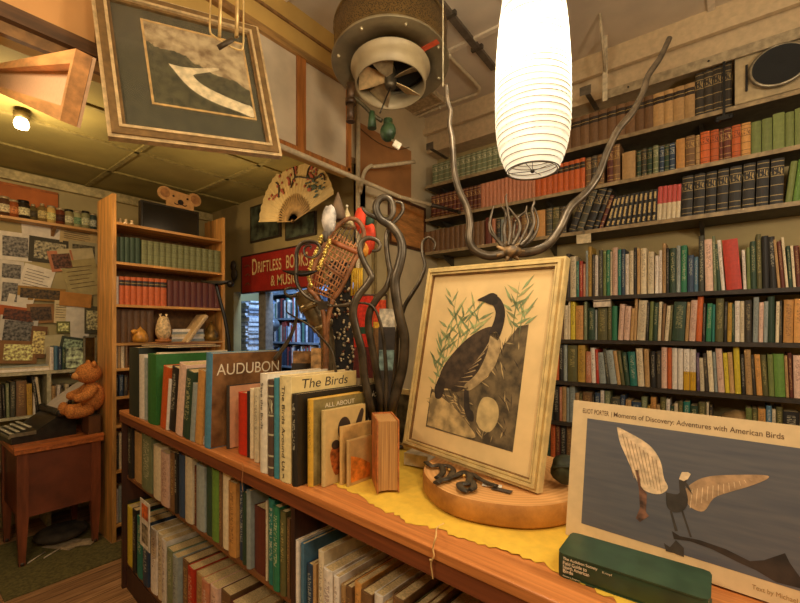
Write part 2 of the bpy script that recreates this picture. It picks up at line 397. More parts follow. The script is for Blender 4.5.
# --- back wall shelving
WF = Frame((0, 2.95), 0)
shelf_m = plain((72, 64, 46), .6, var=.12); shelf_k = plain((50, 40, 28), .6, var=.15)
ZS = [2.723, 2.441, 2.155, 1.715, 1.428, 1.142, .862, .575, .29]
XS0 = WF.a(427)
edge_m = plain((150, 128, 92), .5)
def wall_shelf(z, x0, x1, m, label):
    t = thing('wall_shelf', label, 'shelf', (x0, 2.93, z)); L = x1 - x0
    MB().box(0, L, .0, YB - 2.93, -.022, 0).build('board', m, t)
    MB().box(0, L, -.006, 0, -.024, 0.0).build('front_edge', edge_m if z > 2 else m, t)
    if z > 2:
        k = 0
        while .12 + k * .9 < L:
            MB().prism([(0, 0), (.2, 0), (0, -.08)], (0, -1, 0), (0, 0, 1), (.12 + k * .9, YB - 2.93, -.022), .02).build('bracket', plain((60, 54, 44), .5), t); k += 1
    return t
XU = WF.a(563); XR = 3.05
nm = ['top', 'second', 'third', 'fourth', 'fifth', 'sixth', 'seventh', 'eighth', 'lowest']
extra = ['holding brown half leather volumes and a loudspeaker box', 'holding red and orange sets', 'holding eight black volumes', 'with a big red book on it', 'with a sign among its books', 'with yellow and white matching spines', 'partly behind the open landscape book', 'low behind the framed print', 'low behind the counter']
for i, z in enumerate(ZS):
    if i < 3: wall_shelf(z, XS0, XR, shelf_m, f'{nm[i]} long wall shelf, {extra[i]}')
    else: wall_shelf(z, XU - .45, XR, shelf_k, f'{nm[i]} dark wall shelf from the top, {extra[i]}')
# row 1
GS = 'pale grey green volume of a matching set on the top wall shelf'
BS = 'tan volume with dark label of a matching set on the top wall shelf'
MS = 'tall dark mottled volume beside the loudspeaker box on the top wall shelf'
r1 = seq(432, 562, 24, 20.5, 27, 'f', 'l', 0, GS) + seq(562, 625, 7, 30, 33, 'b', 's', 0, BS)
us = [625, 635, 644, 653, 664, 673, 684.5, 695]
r1 += [(us[i], us[i + 1], 33 + i * .5, 't' if i > 2 else 'b', 's', 0, BS) for i in range(7)]
us = [695, 704, 713, 722, 732]
r1 += [(us[i], us[i + 1], 44 + i, 'd', 'l', 0, MS) for i in range(4)]
row(WF, ZS[0], r1, 'top wall shelf', 'books on the top wall shelf', mass=(GS,))
# row 2
DR = 'dark red volume of a matching set on the second wall shelf'
OR = 'pinkish orange volume of a matching set on the second wall shelf'
OL = 'bright orange volume with dark label of a matching set on the second wall shelf'
OG = 'olive green volume of a matching set right on the second wall shelf'
r2 = seq(431, 480.5, 12, 22.5, 24.5, 'm', 'l', 0, DR) + seq(480.5, 535, 14, 25, 28, 'P', 'n', 0, OR) + seq(535, 585, 9, 28, 31, 'o', 's', 0, OL)
r2 += [(585.5, 591, 30, 'b', 'l', 0), (591, 597, 31, 'd', 'l', 0), (597, 604, 31, 'b', 'l', 0), (607, 613, 38, 'm', 'l', 0), (613, 620, 38, 'b', 'l', 0), (622, 635.5, 28, 't', 'n', 0),
 (636.5, 641, 27, 'g', 'l', 0), (641.5, 646.5, 28, 'D', 'l', 0), (647, 652, 28, 'g', 'l', 0), (653, 658.5, 29, 'f', 'l', 0), (659.5, 664, 27, 'B', 'l', 0), (664.5, 669, 27.5, 'g', 'l', 0), (669.5, 675, 28, 'B', 'l', 0),
 (676, 685, 31, 'O', 'n', 0), (685.5, 695, 32, 'b', 'l', 0), (695.5, 700, 31, 't', 'l', 0), (700.5, 710, 33, 'o', 'l', 0), (710.5, 719, 33, 'o', 'l', 0), (719.5, 723, 32, 'm', 'l', 0), (723.5, 731.5, 33, 'm', 'l', 0), (732, 741, 33.5, 'o', 'l', 0), (741.5, 751, 34, 'O', 'l', 0)]
r2 += [(751.5, 761.5, 33, 'e', 'n', 0, OG), (762, 772.5, 34, 'e', 'n', 0, OG), (773, 785, 37, 'e', 'n', 0, OG), (785.5, 794.5, 36, 'e', 'n', 0, OG), (795, 806, 38, 'e', 'n', 0, OG), (806.5, 817, 39, 'e', 'n', 0, OG)]
row(WF, ZS[1], r2, 'second wall shelf', 'books on the second wall shelf', mass=(DR, OR))
# row 3
BV = 'brown volume of a matching set at the left of the third wall shelf'
ON = 'dark volume with cream ornaments of a matching set on the third wall shelf'
PK = 'pink and cream volume of a matching set on the third wall shelf'
r3 = seq(424, 484, 12, 21, 24.5, 'b', 'n', 0, BV)
r3 += [(485, 491, 27, 'm', 'n', 0), (491.5, 495, 25, 'P', 'n', 0), (496, 500, 24, 'k', 'l', 0), (500.5, 504, 23, 'a', 't', 0), (505, 512, 24, 'b', 'l', 0), (513, 520, 25, 'm', 'l', 0), (521, 527, 25, 'b', 'l', 0), (527.5, 533, 25, 'd', 'l', 0), (534, 545, 27, 'O', 'n', 0),
 (546, 552, 28, 'D', 'l', 0), (552.5, 559, 28, 'v', 'l', 0), (559.5, 566, 28, 'd', 'l', 0), (567, 574, 33, 'k', 'l', 20), (575, 582, 41, 'D', 'l', 20), (583, 591, 42, 'k', 'l', 20), (592, 597, 40, 'k', 'l', 20), (598, 602, 33, 'm', 'l', 19)]
r3 += [q_[:5] + ([16, 13, 11, 9, 8, 7, 6, 5, 4, 3][i_],) + q_[6:] for i_, q_ in enumerate(seq(604, 656, 10, 30, 32, 'k', 'o', 3, ON))] + seq(656.5, 680, 5, 34, 34, 'c', 'r', 2, PK)
bk = [(681, 692, 41), (693, 704, 41.5), (705, 715.5, 42), (716.5, 727.5, 43), (728.5, 740.5, 44), (742, 754, 45), (755.5, 768, 46), (769.5, 783, 46)]
BV8 = 'thick black volume with gilt bands, one of eight on the third wall shelf'
r3 += [(a, c, h, 'k', 'l', 1.5, BV8) for a, c, h in bk]
r3 += [(785, 792, 41, 'e', 'n', 6), (792.5, 800, 42, 'l', 'n', 6), (800.5, 808, 42, 'T', 'n', 6), (808.5, 818, 40, 'g', 't', 6)]
row(WF, ZS[2], r3, 'third wall shelf', 'books on the third wall shelf', mass=(BV,))
def P5(s, lean=0, mode='t'):
    """compact row text: u0,u1,h,key[mode][@lean]"""
    out = []
    for w_ in s.split():
        q = w_.split('@'); ln = float(q[1]) if len(q) > 1 else lean; a = q[0].split(','); key = a[3]
        out.append((float(a[0]), float(a[1]), float(a[2]), key[0], key[1] if len(key) > 1 else mode, ln))
    return out
row(WF, ZS[3], P5('''558,562,36,O 562,565.5,40,m 566,569.5,44,d 570,576,41,c 576,579,36,T 579,582.5,36,r 583,585.5,33,P 585.5,588,46,a 588,591.5,50,Y 592,594.5,42,d 594.7,598,41,w
598.5,602.5,46,D 603,606,45,e 606.3,610,46,G 610.3,612,44,c 612.3,617.5,48,p 618,621,46,T 621.3,625,46,B 625.3,628.8,41,w 629.3,633.5,44,c 633.8,636.5,47,k 637,640,46,t 640.5,646.5,46,c
647.5,654,42,c 655,658.5,38,w 658.8,662,43,w 662.3,666,50,t 666.3,669,45,k 669.3,676,45,g 676.5,680.5,47,a 681,687,47,G 687.5,694,37,B 694.3,698.3,35,u 698.6,704.5,56,D 705.5,713.5,52,p@-1 713.8,717,55,f@-1.5
717.3,721.3,47,g@-3 721.6,725.5,51,w@-4 726.5,742.5,51,rn@-4 743.5,747,40,w@-2 747.3,751,42,e@-1 751.3,757,48,g@-1 757.3,762.5,55,v@-1 763,770,53,kn@-1 770.5,777.5,52,k@-2 778,781,49,t@-4 781.5,785.5,47,m@-4 786,789,51,c@-4
789.4,793,42,g@-3 793.4,796.4,42,c@-3 797,802,42,m@-3 802.5,807,42,t@-3 807.5,813,45,d@-2 813.5,820,48,g@-2'''), 'fourth wall shelf', 'books on the fourth wall shelf')
row(WF, ZS[4], P5('''557,563,33,b 563.5,567.8,34,c 568,570,38,c 570.3,575,38,y 575.5,583,34,O 583.7,587,38,f 588,594.5,32,g 595,597,30,a 597.5,607,33,v 607.3,611.5,38,v 612,617,34,Gn 617.5,622.5,36,p@3 623,629,34,p@3
629.5,632.8,32,t@3 633,636,42,t@2 636.3,645,40,c@3 645.5,648,38,k@2 648.5,652,39,e@2 652.3,657,38,g@2 657.3,660.5,39,c@2 660.8,663.8,37,b@3 664,668,35,c@4 668.3,671,36,v@3 671.5,684,39,g@3 684.5,688,39,t@3 688.5,695,41,p@3
695.5,701.5,45,on@2 702,705,38,k@1 705.5,711,38,G@2 711.5,714.5,37,Tn@1 715,723,43,v@1 723.5,726.8,40,k@1 727,731.5,39,Y@1 732,734.5,38,g 735,740,41,w 740.3,744.5,41,c 745,752,42,d 752.5,758,45,a@1 758.3,763,40,p@1
763.3,767.5,41,a@1 768,775,46,gn 775.3,779,41,c@1 779.5,782.5,42,d 783,793,43,O@1 793.5,804,44,O@1 804.5,811,43,m 811.5,818,44,g'''), 'fifth wall shelf', 'books on the fifth wall shelf')
row(WF, ZS[5], P5('''553.5,558.5,34,on@2 559,563,36,k 563.3,567,36,a 567.5,577,36,v 577.5,585,37,Y 585.5,591,31,P 591.5,596,35,w@-2 596.3,599,34,r@-2 599.3,606,31,a@-4 606.3,610,35,D@-6 610.3,617,34,a@-7
617.3,621,34,t@-7 621.3,625,34,v@-7 625.3,630,33,g@-6 630.3,637.5,34,T@-4 638,644.5,38,c@-3 645,650,38,t@-2 650.5,656,36,k@-1 656.3,661,37,d 661.3,667,41,p'''), 'left half of sixth wall shelf', 'books on the sixth wall shelf')
row(WF, ZS[5], P5('667.3,671.7,41,on') + P5('672,677.5,41,wn 678,683,41,wn') + P5('683.5,689.7,41,w2 690,696,41,w2') + P5('''697,700,38,V@-1 700.3,704.7,33,c@-2 705,709,38,d@-3 709.3,714.5,41,c@-3 715,718,40,a@-3 718.3,725,44,p@-3 725.5,730,40,y@-3
730.3,735,41,t@-3 735.3,741.5,47,yn@-2 742,746,40,k@-2 746.3,753,45,t@-2 753.5,756.5,40,d@-3 757,763,41,O@-3 763.3,769,41,v@-3 769.3,775,42,e@-2 775.3,786,43,ln@-2 786.3,789.5,42,t@-2 789.8,794,45,m@-2 794.3,803,43,p@-1 803.5,812,43,b'''),
 'right half of sixth wall shelf', 'books on the sixth wall shelf')
row(WF, ZS[6], P5('''540,546,33,b 546.5,553,34,D 553.5,559,34,k 559.3,561.8,34,P 562,566,35,t 566.3,569,34,a 569.3,574.7,37,a 575,579,30,t 579.3,582,30,v 582.5,592,32,b 592.3,594,31,d 594.5,600,33,B 600.3,604,36,w 604.5,610,36,f
610.5,620,30,D 620.3,625,34,B 625.5,631,30,t 631.3,641,29,B 641.3,647,35,f 647.3,650.3,27,Y 650.5,656,36,O 656.3,660,29,t 660.3,666,37,v 666.3,670,36,w 670.3,674,30,g 674.3,678,33,c 678.3,683,35,v 683.5,690,36,T 690.3,698,33,g
698.5,706,37,v 706.5,709,38,c 709.3,713,34,d'''), 'seventh wall shelf', 'books on the seventh wall shelf', mass=True)
row(WF, ZS[6], P5('746,752,38,e 752.3,758,38,v 758.3,766,39,O 766.5,772,43,u 772.3,776,40,c 776.5,783,43,v 783.3,800,40,k'), 'seventh wall shelf right of gourd', 'books on the seventh wall shelf', mass=True)
row(WF, ZS[7], P5('538,545,36,t 545.3,550,38,g 550.3,555,38,o 555.3,560,39,m 560.3,566,38,k 566.3,572,38,b'), 'eighth wall shelf', 'books low behind the print', mass=True)
# ================================================================== THINGS ON THE BACK WALL
def onY(u, v, y): return atY(u, v, y)
# speaker box on the top shelf
p0 = atY(733.5, 104, 2.93)
t = thing('loudspeaker_box', 'cream box with a round black speaker cone on the top wall shelf', 'loudspeaker', (p0.x, 2.93, ZS[0]))
card = plain((178, 156, 116), .8, var=.06)
b = MB().box(0, .52, 0, .26, 0, .006).box(0, .52, .25, .26, 0, .26).box(0, .006, 0, .26, 0, .26).box(.514, .52, 0, .26, 0, .26).box(0, .52, 0, .26, .254, .26)
b.prism([(0, 0), (.52, 0), (.52, .26), (0, .26)], (1, 0, 0), (0, 0, 1), (0, .006, 0), .006)
b.build('box', card, t)
M = Matrix.Translation((.185, -.02, .14)) @ Matrix.Rotation(R(90), 4, 'X') @ Matrix.Diagonal((1.12, 1, 1, 1))
MB().lathe([(.105, -.01), (.112, .01), (.105, .022), (.098, .02)], 32, M=M).build('metal_ring', plain((150, 140, 118), .35, .7), t)
MB().lathe([(.098, .02), (.06, .012), (.0001, .018)], 32, M=M).lathe([(.1, 0), (.0001, 0)], 32, M=M).build('cone', plain((22, 22, 20), .8, var=.3, scale=300), t)
MB().box(.05, .06, -.016, -.006, .06, .2).build('slot', plain((30, 26, 20), .8), t)
# slotted steel strip above the top books, with its screws
t = thing('steel_strip', 'long pale steel strip running above the top wall shelf', 'strip', (atY(602, 96, 2.9).x, 2.9, 3.0))
L = 3.0 - atY(602, 96, 2.9).x
MB().box(0, L, 0, .012, -.03, .02).box(0, L, 0, .05, .02, .026).build('bar', plain((168, 152, 122), .4, .3), t)
for x in (.15, .55, .95, 1.3):
    MB().ball((x, -.002, 0), .006, n=8).build('screw', plain((70, 64, 54), .4, .6), t)
# ceiling strap with brace
p = atY(605, 98, 2.86)
t = thing('ceiling_strap', 'cream slotted strap hanging from the ceiling near the lantern', 'bracket', (p.x, 2.86, 3.0))
MB().box(-.014, .014, 0, .006, -.06, ZR - 3.0).build('strap', plain((205, 190, 158), .5), t)
MB().tube([(0, .0, .12), (.02, -.22, ZR - 3.0)], .009, 6).build('brace', plain((190, 172, 138), .5), t)
for u, v, lab, nm_ in ((586, 92, 'small grey metal tab above the top shelf beside the lantern', 'metal_tab'), (431, 147, 'grey angle bracket at the left end of the top wall shelf', 'angle_bracket')):
    p = atY(u, v, 2.9)
    MBx = MB().box(-.035, .035, 0, .004, -.025, .03).box(.0, .03, .0, .25, -.03, -.024)
    o = MBx.build(nm_, plain((110, 100, 84), .5, .4), origin=(0, 0, 0)); o.location = (p.x, 2.88, p.z); tag(o, lab, 'bracket')
p = atY(583, 238, 2.90)
t = thing('shelf_clip', 'small cream plate clipped to the front of the third wall shelf', 'clip', (p.x, 2.915, p.z))
MB().box(-.045, .045, 0, .006, -.032, .028).build('plate', plain((206, 188, 150), .5), t)
MB().box(-.006, .006, -.004, 0, .028, .06).build('tab', plain((120, 110, 90), .4, .5), t)
p = atY(601, 303, 2.90)
t = thing('shelf_sign', 'small blank white box tag fixed under the fourth wall shelf', 'sign', (p.x, 2.92, ZS[3] - .026))
MB().box(-.05, .05, 0, .03, -.045, 0).build('tag_box', plain((216, 200, 178), .6), t)
MB().box(-.054, .054, -.002, 0, -.012, -.004).build('clamp', plain((90, 80, 70), .5, .4), t)
# shelf clamps hanging from the top shelf
t = thing('shelf_clamp', 'black clamp on a chain hanging over the top wall shelf edge', 'clamp', (atY(724, 112, 2.9).x, 2.9, ZS[0]))
MB().box(-.006, .006, 0, .012, -.06, .25).build('strap', plain((24, 22, 18), .5, .3), t)
MB().box(-.035, .035, -.01, .02, -.075, -.05).ball((-.03, .0, -.07), .014).ball((.03, .0, -.062), .014).build('jaw', plain((24, 22, 18), .5, .3), t)
# gourd on the seventh shelf
p = atY(728, 418, 2.97); 
t = thing('dried_gourd', 'dull tan dried gourd lying among the books on the seventh wall shelf', 'gourd', (WF.P(WF.a(728), .03, 0).x, 2.98, ZS[6]))
prof = [(.001, -.15), (.018, -.14), (.02, -.09), (.035, -.05), (.075, .0), (.085, .05), (.07, .1), (.001, .13)]
b = MB().lathe(prof, 18, M=Matrix.Translation((0.0, .05, .088)) @ Matrix.Rotation(R(78), 4, 'Y') @ Matrix.Rotation(R(0), 4, 'X')); b.build('body', plain((150, 118, 74), .6, var=.2, scale=12), t)
MB().tube([(-.14, .05, .06), (-.17, .05, .04), (-.19, .05, .03)], [.01, .008, .006], 8).build('stem', plain((92, 70, 40), .7), t)

# ================================================================== RIGHT CEILING SERVICES
pipe_m = plain((206, 188, 152), .5, var=.05)
def ceil_pt(u, v, z): p = atZ(u, v, z); return p
z = ZR - .03
t = thing('ceiling_conduit', 'cream conduit bending across the right ceiling between fan and lantern', 'pipe', (0, 0, 0))
pts = [atZ(425, 30, z), atZ(449, 56, z), atZ(476, 84, z), atZ(479, 90, z), atZ(474, 95, z), atZ(440, 107, z), atZ(405, 122, z), atZ(380, 131, z)]
o0 = pts[2]; t.location = o0
MB().tube(spline(pts, 4), .012, 8).build('pipe', pipe_m, t, origin=o0)
for q in (pts[1], pts[5]): MB().ball(q, .02, n=8).build('clip', pipe_m, t, origin=o0)
t = thing('cable_channel', 'dark grey cable channel on the ceiling left of the lantern', 'channel', atZ(465, 34, ZR))
a, c = atZ(425, -14, ZR - .02), atZ(494, 70, ZR - .02); d_ = (c - a).normalized(); sd = d_.cross(UP) * .022; b = MB()
b.add([a - sd, a + sd, c + sd, c - sd, a - sd + UP * .02, a + sd + UP * .02, c + sd + UP * .02, c - sd + UP * .02], [(0, 3, 2, 1), (4, 5, 6, 7), (0, 1, 5, 4), (1, 2, 6, 5), (2, 3, 7, 6), (3, 0, 4, 7)])
b.build('channel', plain((104, 92, 76), .5), t, origin=atZ(465, 34, ZR))
for k in (.3, .7):
    q = a.lerp(c, k); b = MB().box(q.x - .04, q.x + .04, q.y - .012, q.y + .012, ZR - .024, ZR); b.build('clamp', plain((84, 74, 60), .5), t, origin=atZ(465, 34, ZR))
q0 = atZ(395, 102, ZR - .01)
t = thing('ceiling_hatch', 'beige raised hatch panel on the ceiling behind the hanging fan', 'hatch', (q0.x, q0.y, ZR))
MB().box(-.32, .32, -.22, .2, -.03, 0).build('panel', plain((178, 156, 118), .8), t)
MB().box(-.34, .34, -.24, -.22, -.04, 0).box(-.34, .34, .2, .22, -.04, 0).box(-.34, -.32, -.22, .2, -.04, 0).box(.32, .34, -.22, .2, -.04, 0).build('frame', plain((196, 174, 136), .8), t)

# ================================================================== PAPER LANTERN
Lc = atD(532.5, 171, 1.45); rr = [(.088, 0), (.104, .03), (.12, .075), (.13, .13), (.134, .2), (.134, .28), (.132, .36), (.126, .45), (.118, .53), (.108, .6), (.1, .66), (.096, .70)]
t = thing('paper_lantern', 'lit tall white ribbed paper lantern hanging from the ceiling', 'lantern', Lc)
def paper():
    m = NT('lantern_paper', .8); nt = m.t; v = m.mapped((1, 1, 1)); n = m.noise(14, v, 4)
    col = m.ramp(n, (.80, .74, .62, 1), (.92, .88, .78, 1)); out = nt.nodes['Material Output']
    df = m.n('ShaderNodeBsdfDiffuse'); tr = m.n('ShaderNodeBsdfTranslucent'); mx = m.n('ShaderNodeMixShader'); mx.inputs[0].default_value = .6
    em = m.n('ShaderNodeEmission'); ad = m.n('ShaderNodeAddShader'); em.inputs[1].default_value = LANTERN_GLOW; em.inputs[0].default_value = (1, .88, .66, 1)
    m.l(col, df.inputs[0]); m.l(col, tr.inputs[0]); m.l(df.outputs[0], mx.inputs[1]); m.l(tr.outputs[0], mx.inputs[2])
    m.l(mx.outputs[0], ad.inputs[0]); m.l(em.outputs[0], ad.inputs[1]); m.l(ad.outputs[0], out.inputs[0]); return m.m
prof = []; n = len(rr)
rr = [(a * .92, c) for a, c in rr]; fine = pspline(rr, 5); H_ = .70; nr = 36; prof = []
def rad_at(z):
    for i in range(len(fine) - 1):
        if fine[i][1] <= z <= fine[i + 1][1] + 1e-6:
            k = (z - fine[i][1]) / max(1e-6, fine[i + 1][1] - fine[i][1]); return fine[i][0] + k * (fine[i + 1][0] - fine[i][0])
    return fine[-1][0]
for i in range(nr * 3 + 1):
    z = H_ * i / (nr * 3); r = rad_at(z); ph = i % 3
    prof.append((r + (.0 if ph == 0 else .004) , z))
MB().lathe(prof, 40).build('paper_shade', paper(), t)
rib_m = plain((120, 104, 74), .6)
b = MB()
for i in range(nr):
    z = H_ * i / nr; r = rad_at(z) + .0006; zz = .004 * math.sin(i * 2.1)
    b.tube([(r * math.cos(q), r * math.sin(q), z + zz * math.sin(q + i)) for q in [2 * math.pi * k / 32 for k in range(32)]], .0017, 5, closed=True)
tag(b.build('rib', rib_m, t), kind='stuff')
MB().tube([(.088 * math.cos(q), .088 * math.sin(q), .0) for q in [2 * math.pi * k / 40 for k in range(40)]], .0022, 6, closed=True).build('bottom_ring', plain((58, 50, 40), .5), t)
b = MB().tube([(-.085, 0, .01), (0, 0, .0), (.085, 0, .01)], .0012, 5).tube([(0, -.085, .01), (0, 0, .0), (0, .085, .01)], .0012, 5).tube([(0, 0, 0), (0, 0, .12)], .0012, 5).ball((0, 0, 0), .008, n=8)
b.build('wire_stretcher', plain((60, 54, 44), .5, .5), t)
MB().ball((0, 0, .50), .03, n=12).tube([(0, 0, .53), (0, 0, .57)], .014, 8).build('bulb', emis((255, 236, 200), 20), t)
lb_ = lamp('lantern_light', (Lc.x, Lc.y, Lc.z + .43), 6.5, (1, .90, .70), .03)
MB().tube([(0, 0, .57), (0, 0, ZR - Lc.z)], .003, 6).build('cord', plain((210, 200, 180), .6), t)

# ================================================================== HANGING VENTILATOR
Fc = atD(390.5, 67, 2.1)
fz = Fc.z
steel = plain((142, 130, 102), .38, .55, var=.1, scale=8); brass = plain((104, 84, 46), .42, .55, var=.25, scale=22)
toward = Vector((-Fc.x, -Fc.y, 0)).normalized(); side = toward.cross(UP)
Tm = Matrix.Rotation(R(8), 4, side)  # the unit hangs slightly tilted
t = thing('hanging_ventilator', 'round grey metal ventilator with exposed fan blades hanging from the ceiling', 'ventilator', Fc)
MB().lathe([(.292, 0), (.296, .006), (.292, .012), (.19, .012), (.19, 0), (.292, 0)], 48, M=Tm).build('flange', steel, t)
def perf():
    m = NT('perforated_metal', .5, .5); v = m.mapped((160, 160, 160)); x = m.n('ShaderNodeTexVoronoi'); x.inputs['Scale'].default_value = 1; m.l(v, x.inputs['Vector'])
    m.l(m.ramp(x.outputs['Distance'], lin((30, 24, 14)), lin((118, 92, 48)), .2, .6), m.b.inputs['Base Color']); return m.m
MB().lathe([(.285, .012), (.285, .19), (.275, .2), (.0001, .2)], 48, M=Tm).build('drum', perf(), t)
MB().lathe([(.287, .18), (.29, .19), (.287, .2)], 48, M=Tm).lathe([(.287, .012), (.29, .02), (.287, .028)], 48, M=Tm).build('drum_rim', brass, t)
off = Tm @ Matrix.Translation((0, 0, -.10))
MB().lathe([(.200, .085), (.188, .075), (.181, .05), (.176, -.01), (.168, -.01), (.172, .05), (.18, .085)], 44, M=off).build('collar', plain((172, 154, 118), .5, .15, var=.08, scale=6), t)
MB().lathe([(.166, .10), (.0001, .10)], 30, M=off).build('back_plate', plain((28, 26, 22), .8), t)
MB().lathe([(.0001, -.02), (.026, -.016), (.03, .0), (.03, .06), (.02, .1), (.0001, .1)], 18, M=off).build('hub', plain((90, 80, 62), .4, .6), t)
for k in range(5):
    Bm = off @ Matrix.Rotation(R(72 * k + 12), 4, 'Z') @ Matrix.Translation((.03, 0, .03)) @ Matrix.Rotation(R(32), 4, 'X')
    m = MB(); pts = [(0, -.018), (.05, -.045), (.125, -.07), (.13, .055), (.05, .035), (0, .018)]
    vs = [(x, y, .004 * math.sin(x * 20)) for x, y in pts]; n = len(vs); vs += [(x, y, z + .002) for x, y, z in vs]
    m.add([Bm @ Vector(v) for v in vs], [tuple(range(n))[::-1], tuple(range(n, 2 * n))] + [(i, (i + 1) % n, n + (i + 1) % n, n + i) for i in range(n)])
    m.build('fan_blade', plain((200, 170, 120) if k % 2 else (168, 148, 112), .4, .35), t)
for k in range(8):
    q = R(45 * k + 10); MB().ball(Tm @ Vector((.262 * math.cos(q), .262 * math.sin(q), -.002)), .009, n=8).build('bolt', plain((190, 176, 140), .35, .6), t)
q = Tm @ (toward * .24 + side * -.11); 
lp = Tm @ (-toward * .0 + RT * .11 + FW * .19)
lb = MB().box(-.05, .05, -.014, .014, -.0025, -.0005, M=Tm @ Matrix.Translation(RT * .185 - FW * .13) @ Matrix.Rotation(YAW + R(-35), 4, 'Z'))
lb.build('warning_label', plain((188, 70, 34), .6), t)
MB().tube([(0, 0, .2), (0, 0, ZR - fz)], .012, 8).tube([(RT * .19) + UP * .2, (RT * .19) + UP * (ZR - fz)], .003, 5).tube([(RT * -.19) + UP * .2, (RT * -.19) + UP * (ZR - fz)], .003, 5).build('hanging_rod', plain((150, 140, 116), .4, .4), t)
dp = plain((74, 52, 30), .45, .4, var=.2)
a = Vector(atD(351, 84, 1.98)) - Fc; c = Vector(atD(350.5, 121, 1.98)) - Fc
MB().tube([a, a.lerp(c, .45)], .021, 12).tube([a.lerp(c, .42), a.lerp(c, .55)], .026, 12).tube([a.lerp(c, .5), c], .019, 12).tube([c, c + (c - a).normalized() * .004], .022, 12).build('down_pipe', dp, t)
pp = [Vector(atD(u, v, 1.98)) - Fc for u, v in ((353, 97), (362, 104), (372, 114), (382, 121))]
MB().tube(spline(pp, 4), .010, 8).build('valve_arm', plain((70, 62, 40), .45, .4), t)
gm = plain((44, 66, 40), .45, .2, var=.25, scale=25)
g = Vector(atD(388, 132, 1.98)) - Fc; g2 = Vector(atD(372, 118, 1.98)) - Fc
MB().ball(g, .042, n=14, sc=(1, .8, 1.1)).tube([g, g + UP * .06], .022, 10).build('valve_body', gm, t)
MB().tube([g2 + UP * .03, g2 - UP * .05], [.014, .022], 10).build('valve_knob', gm, t)
k = Vector(atD(397, 145, 1.97)) - Fc
MB().box(-.018, .018, -.004, .004, -.016, .016, M=Matrix.Translation(k) @ Matrix.Rotation(YAW + .3, 4, 'Z') @ Matrix.Rotation(.5, 4, 'Y')).build('white_tag', plain((222, 214, 190), .6), t)
MB().tube([g + Vector((0, 0, -.02)), k], .004, 6).build('tag_wire', plain((120, 110, 80), .5), t)
MB().tube([Tm @ Vector((0, 0, -.11)) , Vector(atD(380, 113, 1.99)) - Fc], .004, 6).build('pull_rod', plain((60, 50, 34), .5, .4), t)
# thin cord right of the ventilator
p = atD(443, 82, 1.75)
o = MB().tube([(0, 0, -.02), (0, 0, ZR - p.z)], .0025, 5).build('hanging_cord', plain((200, 186, 150), .6), origin=(0, 0, 0)); o.location = p; o.name = 'pull_string'
tag(o, 'thin pale cord hanging from the ceiling right of the ventilator', 'cord')

# ================================================================== BULKHEAD: PANELS, ROD, BRACKETS
zb0, zb1 = 2.53, 3.05
def bh(u, x=XB): r = ray(u, HZ); return r.y * x / r.x
wht = plain((206, 188, 158), .7, var=.06, scale=5); orw = wood((178, 110, 48), sc=(20, 20, 1.5))
y0, y1 = bh(240), bh(346)
t = thing('bulkhead_board', 'white board panel with an orange wood stile on the bulkhead', 'panel', (XB + .005, y0, zb0))  # white board panel fixed on the bulkhead, no door
MB().box(0, .015, 0, y1 - y0, 0, zb1 - zb0).build('board', wht, t)
for u in (298,): ys = bh(u) - y0; MB().box(.015, .03, ys - .03, ys + .03, 0, zb1 - zb0).build('stile', orw, t)
MB().box(.0, .035, y1 - y0 - .02, y1 - y0 + .01, -.02, zb1 - zb0).build('end_stile', orw, t)
MB().box(.0, .035, 0, y1 - y0, -.03, 0).build('bottom_rail', orw, t)
MB().box(.0, .04, 0, y1 - y0, zb1 - zb0, zb1 - zb0 + .04).build('top_rail', wood((170, 128, 70), sc=(20, 2, 20)), t)
y2, y3 = -.9, bh(93)
t = thing('tan_board', 'tan board panel on the bulkhead behind the canvas stretcher', 'panel', (XB + .005, y2, 2.6))
MB().box(0, .015, 0, y3 - y2, 0, .6).build('board', plain((214, 156, 92), .7, var=.05, scale=3), t)
MB().box(.0, .05, 0, y3 - y2 + .02, -.06, -.01).build('dark_rail', wood((98, 66, 36), sc=(20, 2, 20)), t)
a = atX(283, 149, XB + .03); a.y = bh(250); a.x = XB + .05; a.z = 2.49; c = atX(400, 197, XB + .05); e = atD(459, 212, 3.3)
t = thing('curtain_rod', 'pale pipe along the bottom of the bulkhead with a dark tip', 'rod', c)
MB().tube([a, c, c.lerp(e, .55)], .014, 10).build('pipe', pipe_m, t, origin=c)
MB().tube([c.lerp(e, .5), e], [.017, .012], 10).ball(e, .018, n=10).build('dark_tip', plain((58, 48, 36), .45, .4), t, origin=c)
# light metal post and elbow pipe in front of side wall
p = atX(358, 200, XS + .05)
t = thing('upright_pipe', 'pale upright pipe with elbow left of the brown wall panel', 'pipe', (p.x, p.y, 0))
MB().tube([(0, 0, 0), (0, 0, ZR)], .016, 10).build('pipe', pipe_m, t)
q = atX(375, 152, XS + .08); 
MB().tube(spline([(0.02, 0, 2.45), (0.03, .03, 2.60), (.05, .08, 2.66), (q.x - p.x, q.y - p.y, 2.68), (q.x - p.x + .1, q.y - p.y + .35, 2.80)], 5), .014, 8).build('elbow', pipe_m, t)
def wallbox(name, lab, cat, u0, u1, z0, z1, thick, m, x=XS, extra=None):
    ya, yb = bh(u0, x + .02), bh(u1, x + .02)
    t = thing(name, lab, cat, (x + .002, ya, z0)); MB().box(0, thick, 0, yb - ya, 0, z1 - z0).build('board', m, t); return t, yb - ya
zt = lambda u, v, x: atX(u, v, x).z
t, W_ = wallbox('hardboard_sheet', 'plain brown board leaning high on the side wall above the rod', 'panel', 357.5, 411, 2.56, 2.98, .02, plain((164, 112, 62), .75, var=.07, scale=5))
MB().tube(spline([(.024, .0, .38), (.03, .2, .34), (.03, .42, .36), (.026, .6, .44)], 4), .003, 5).build('loose_wire', plain((90, 66, 40), .6), t)
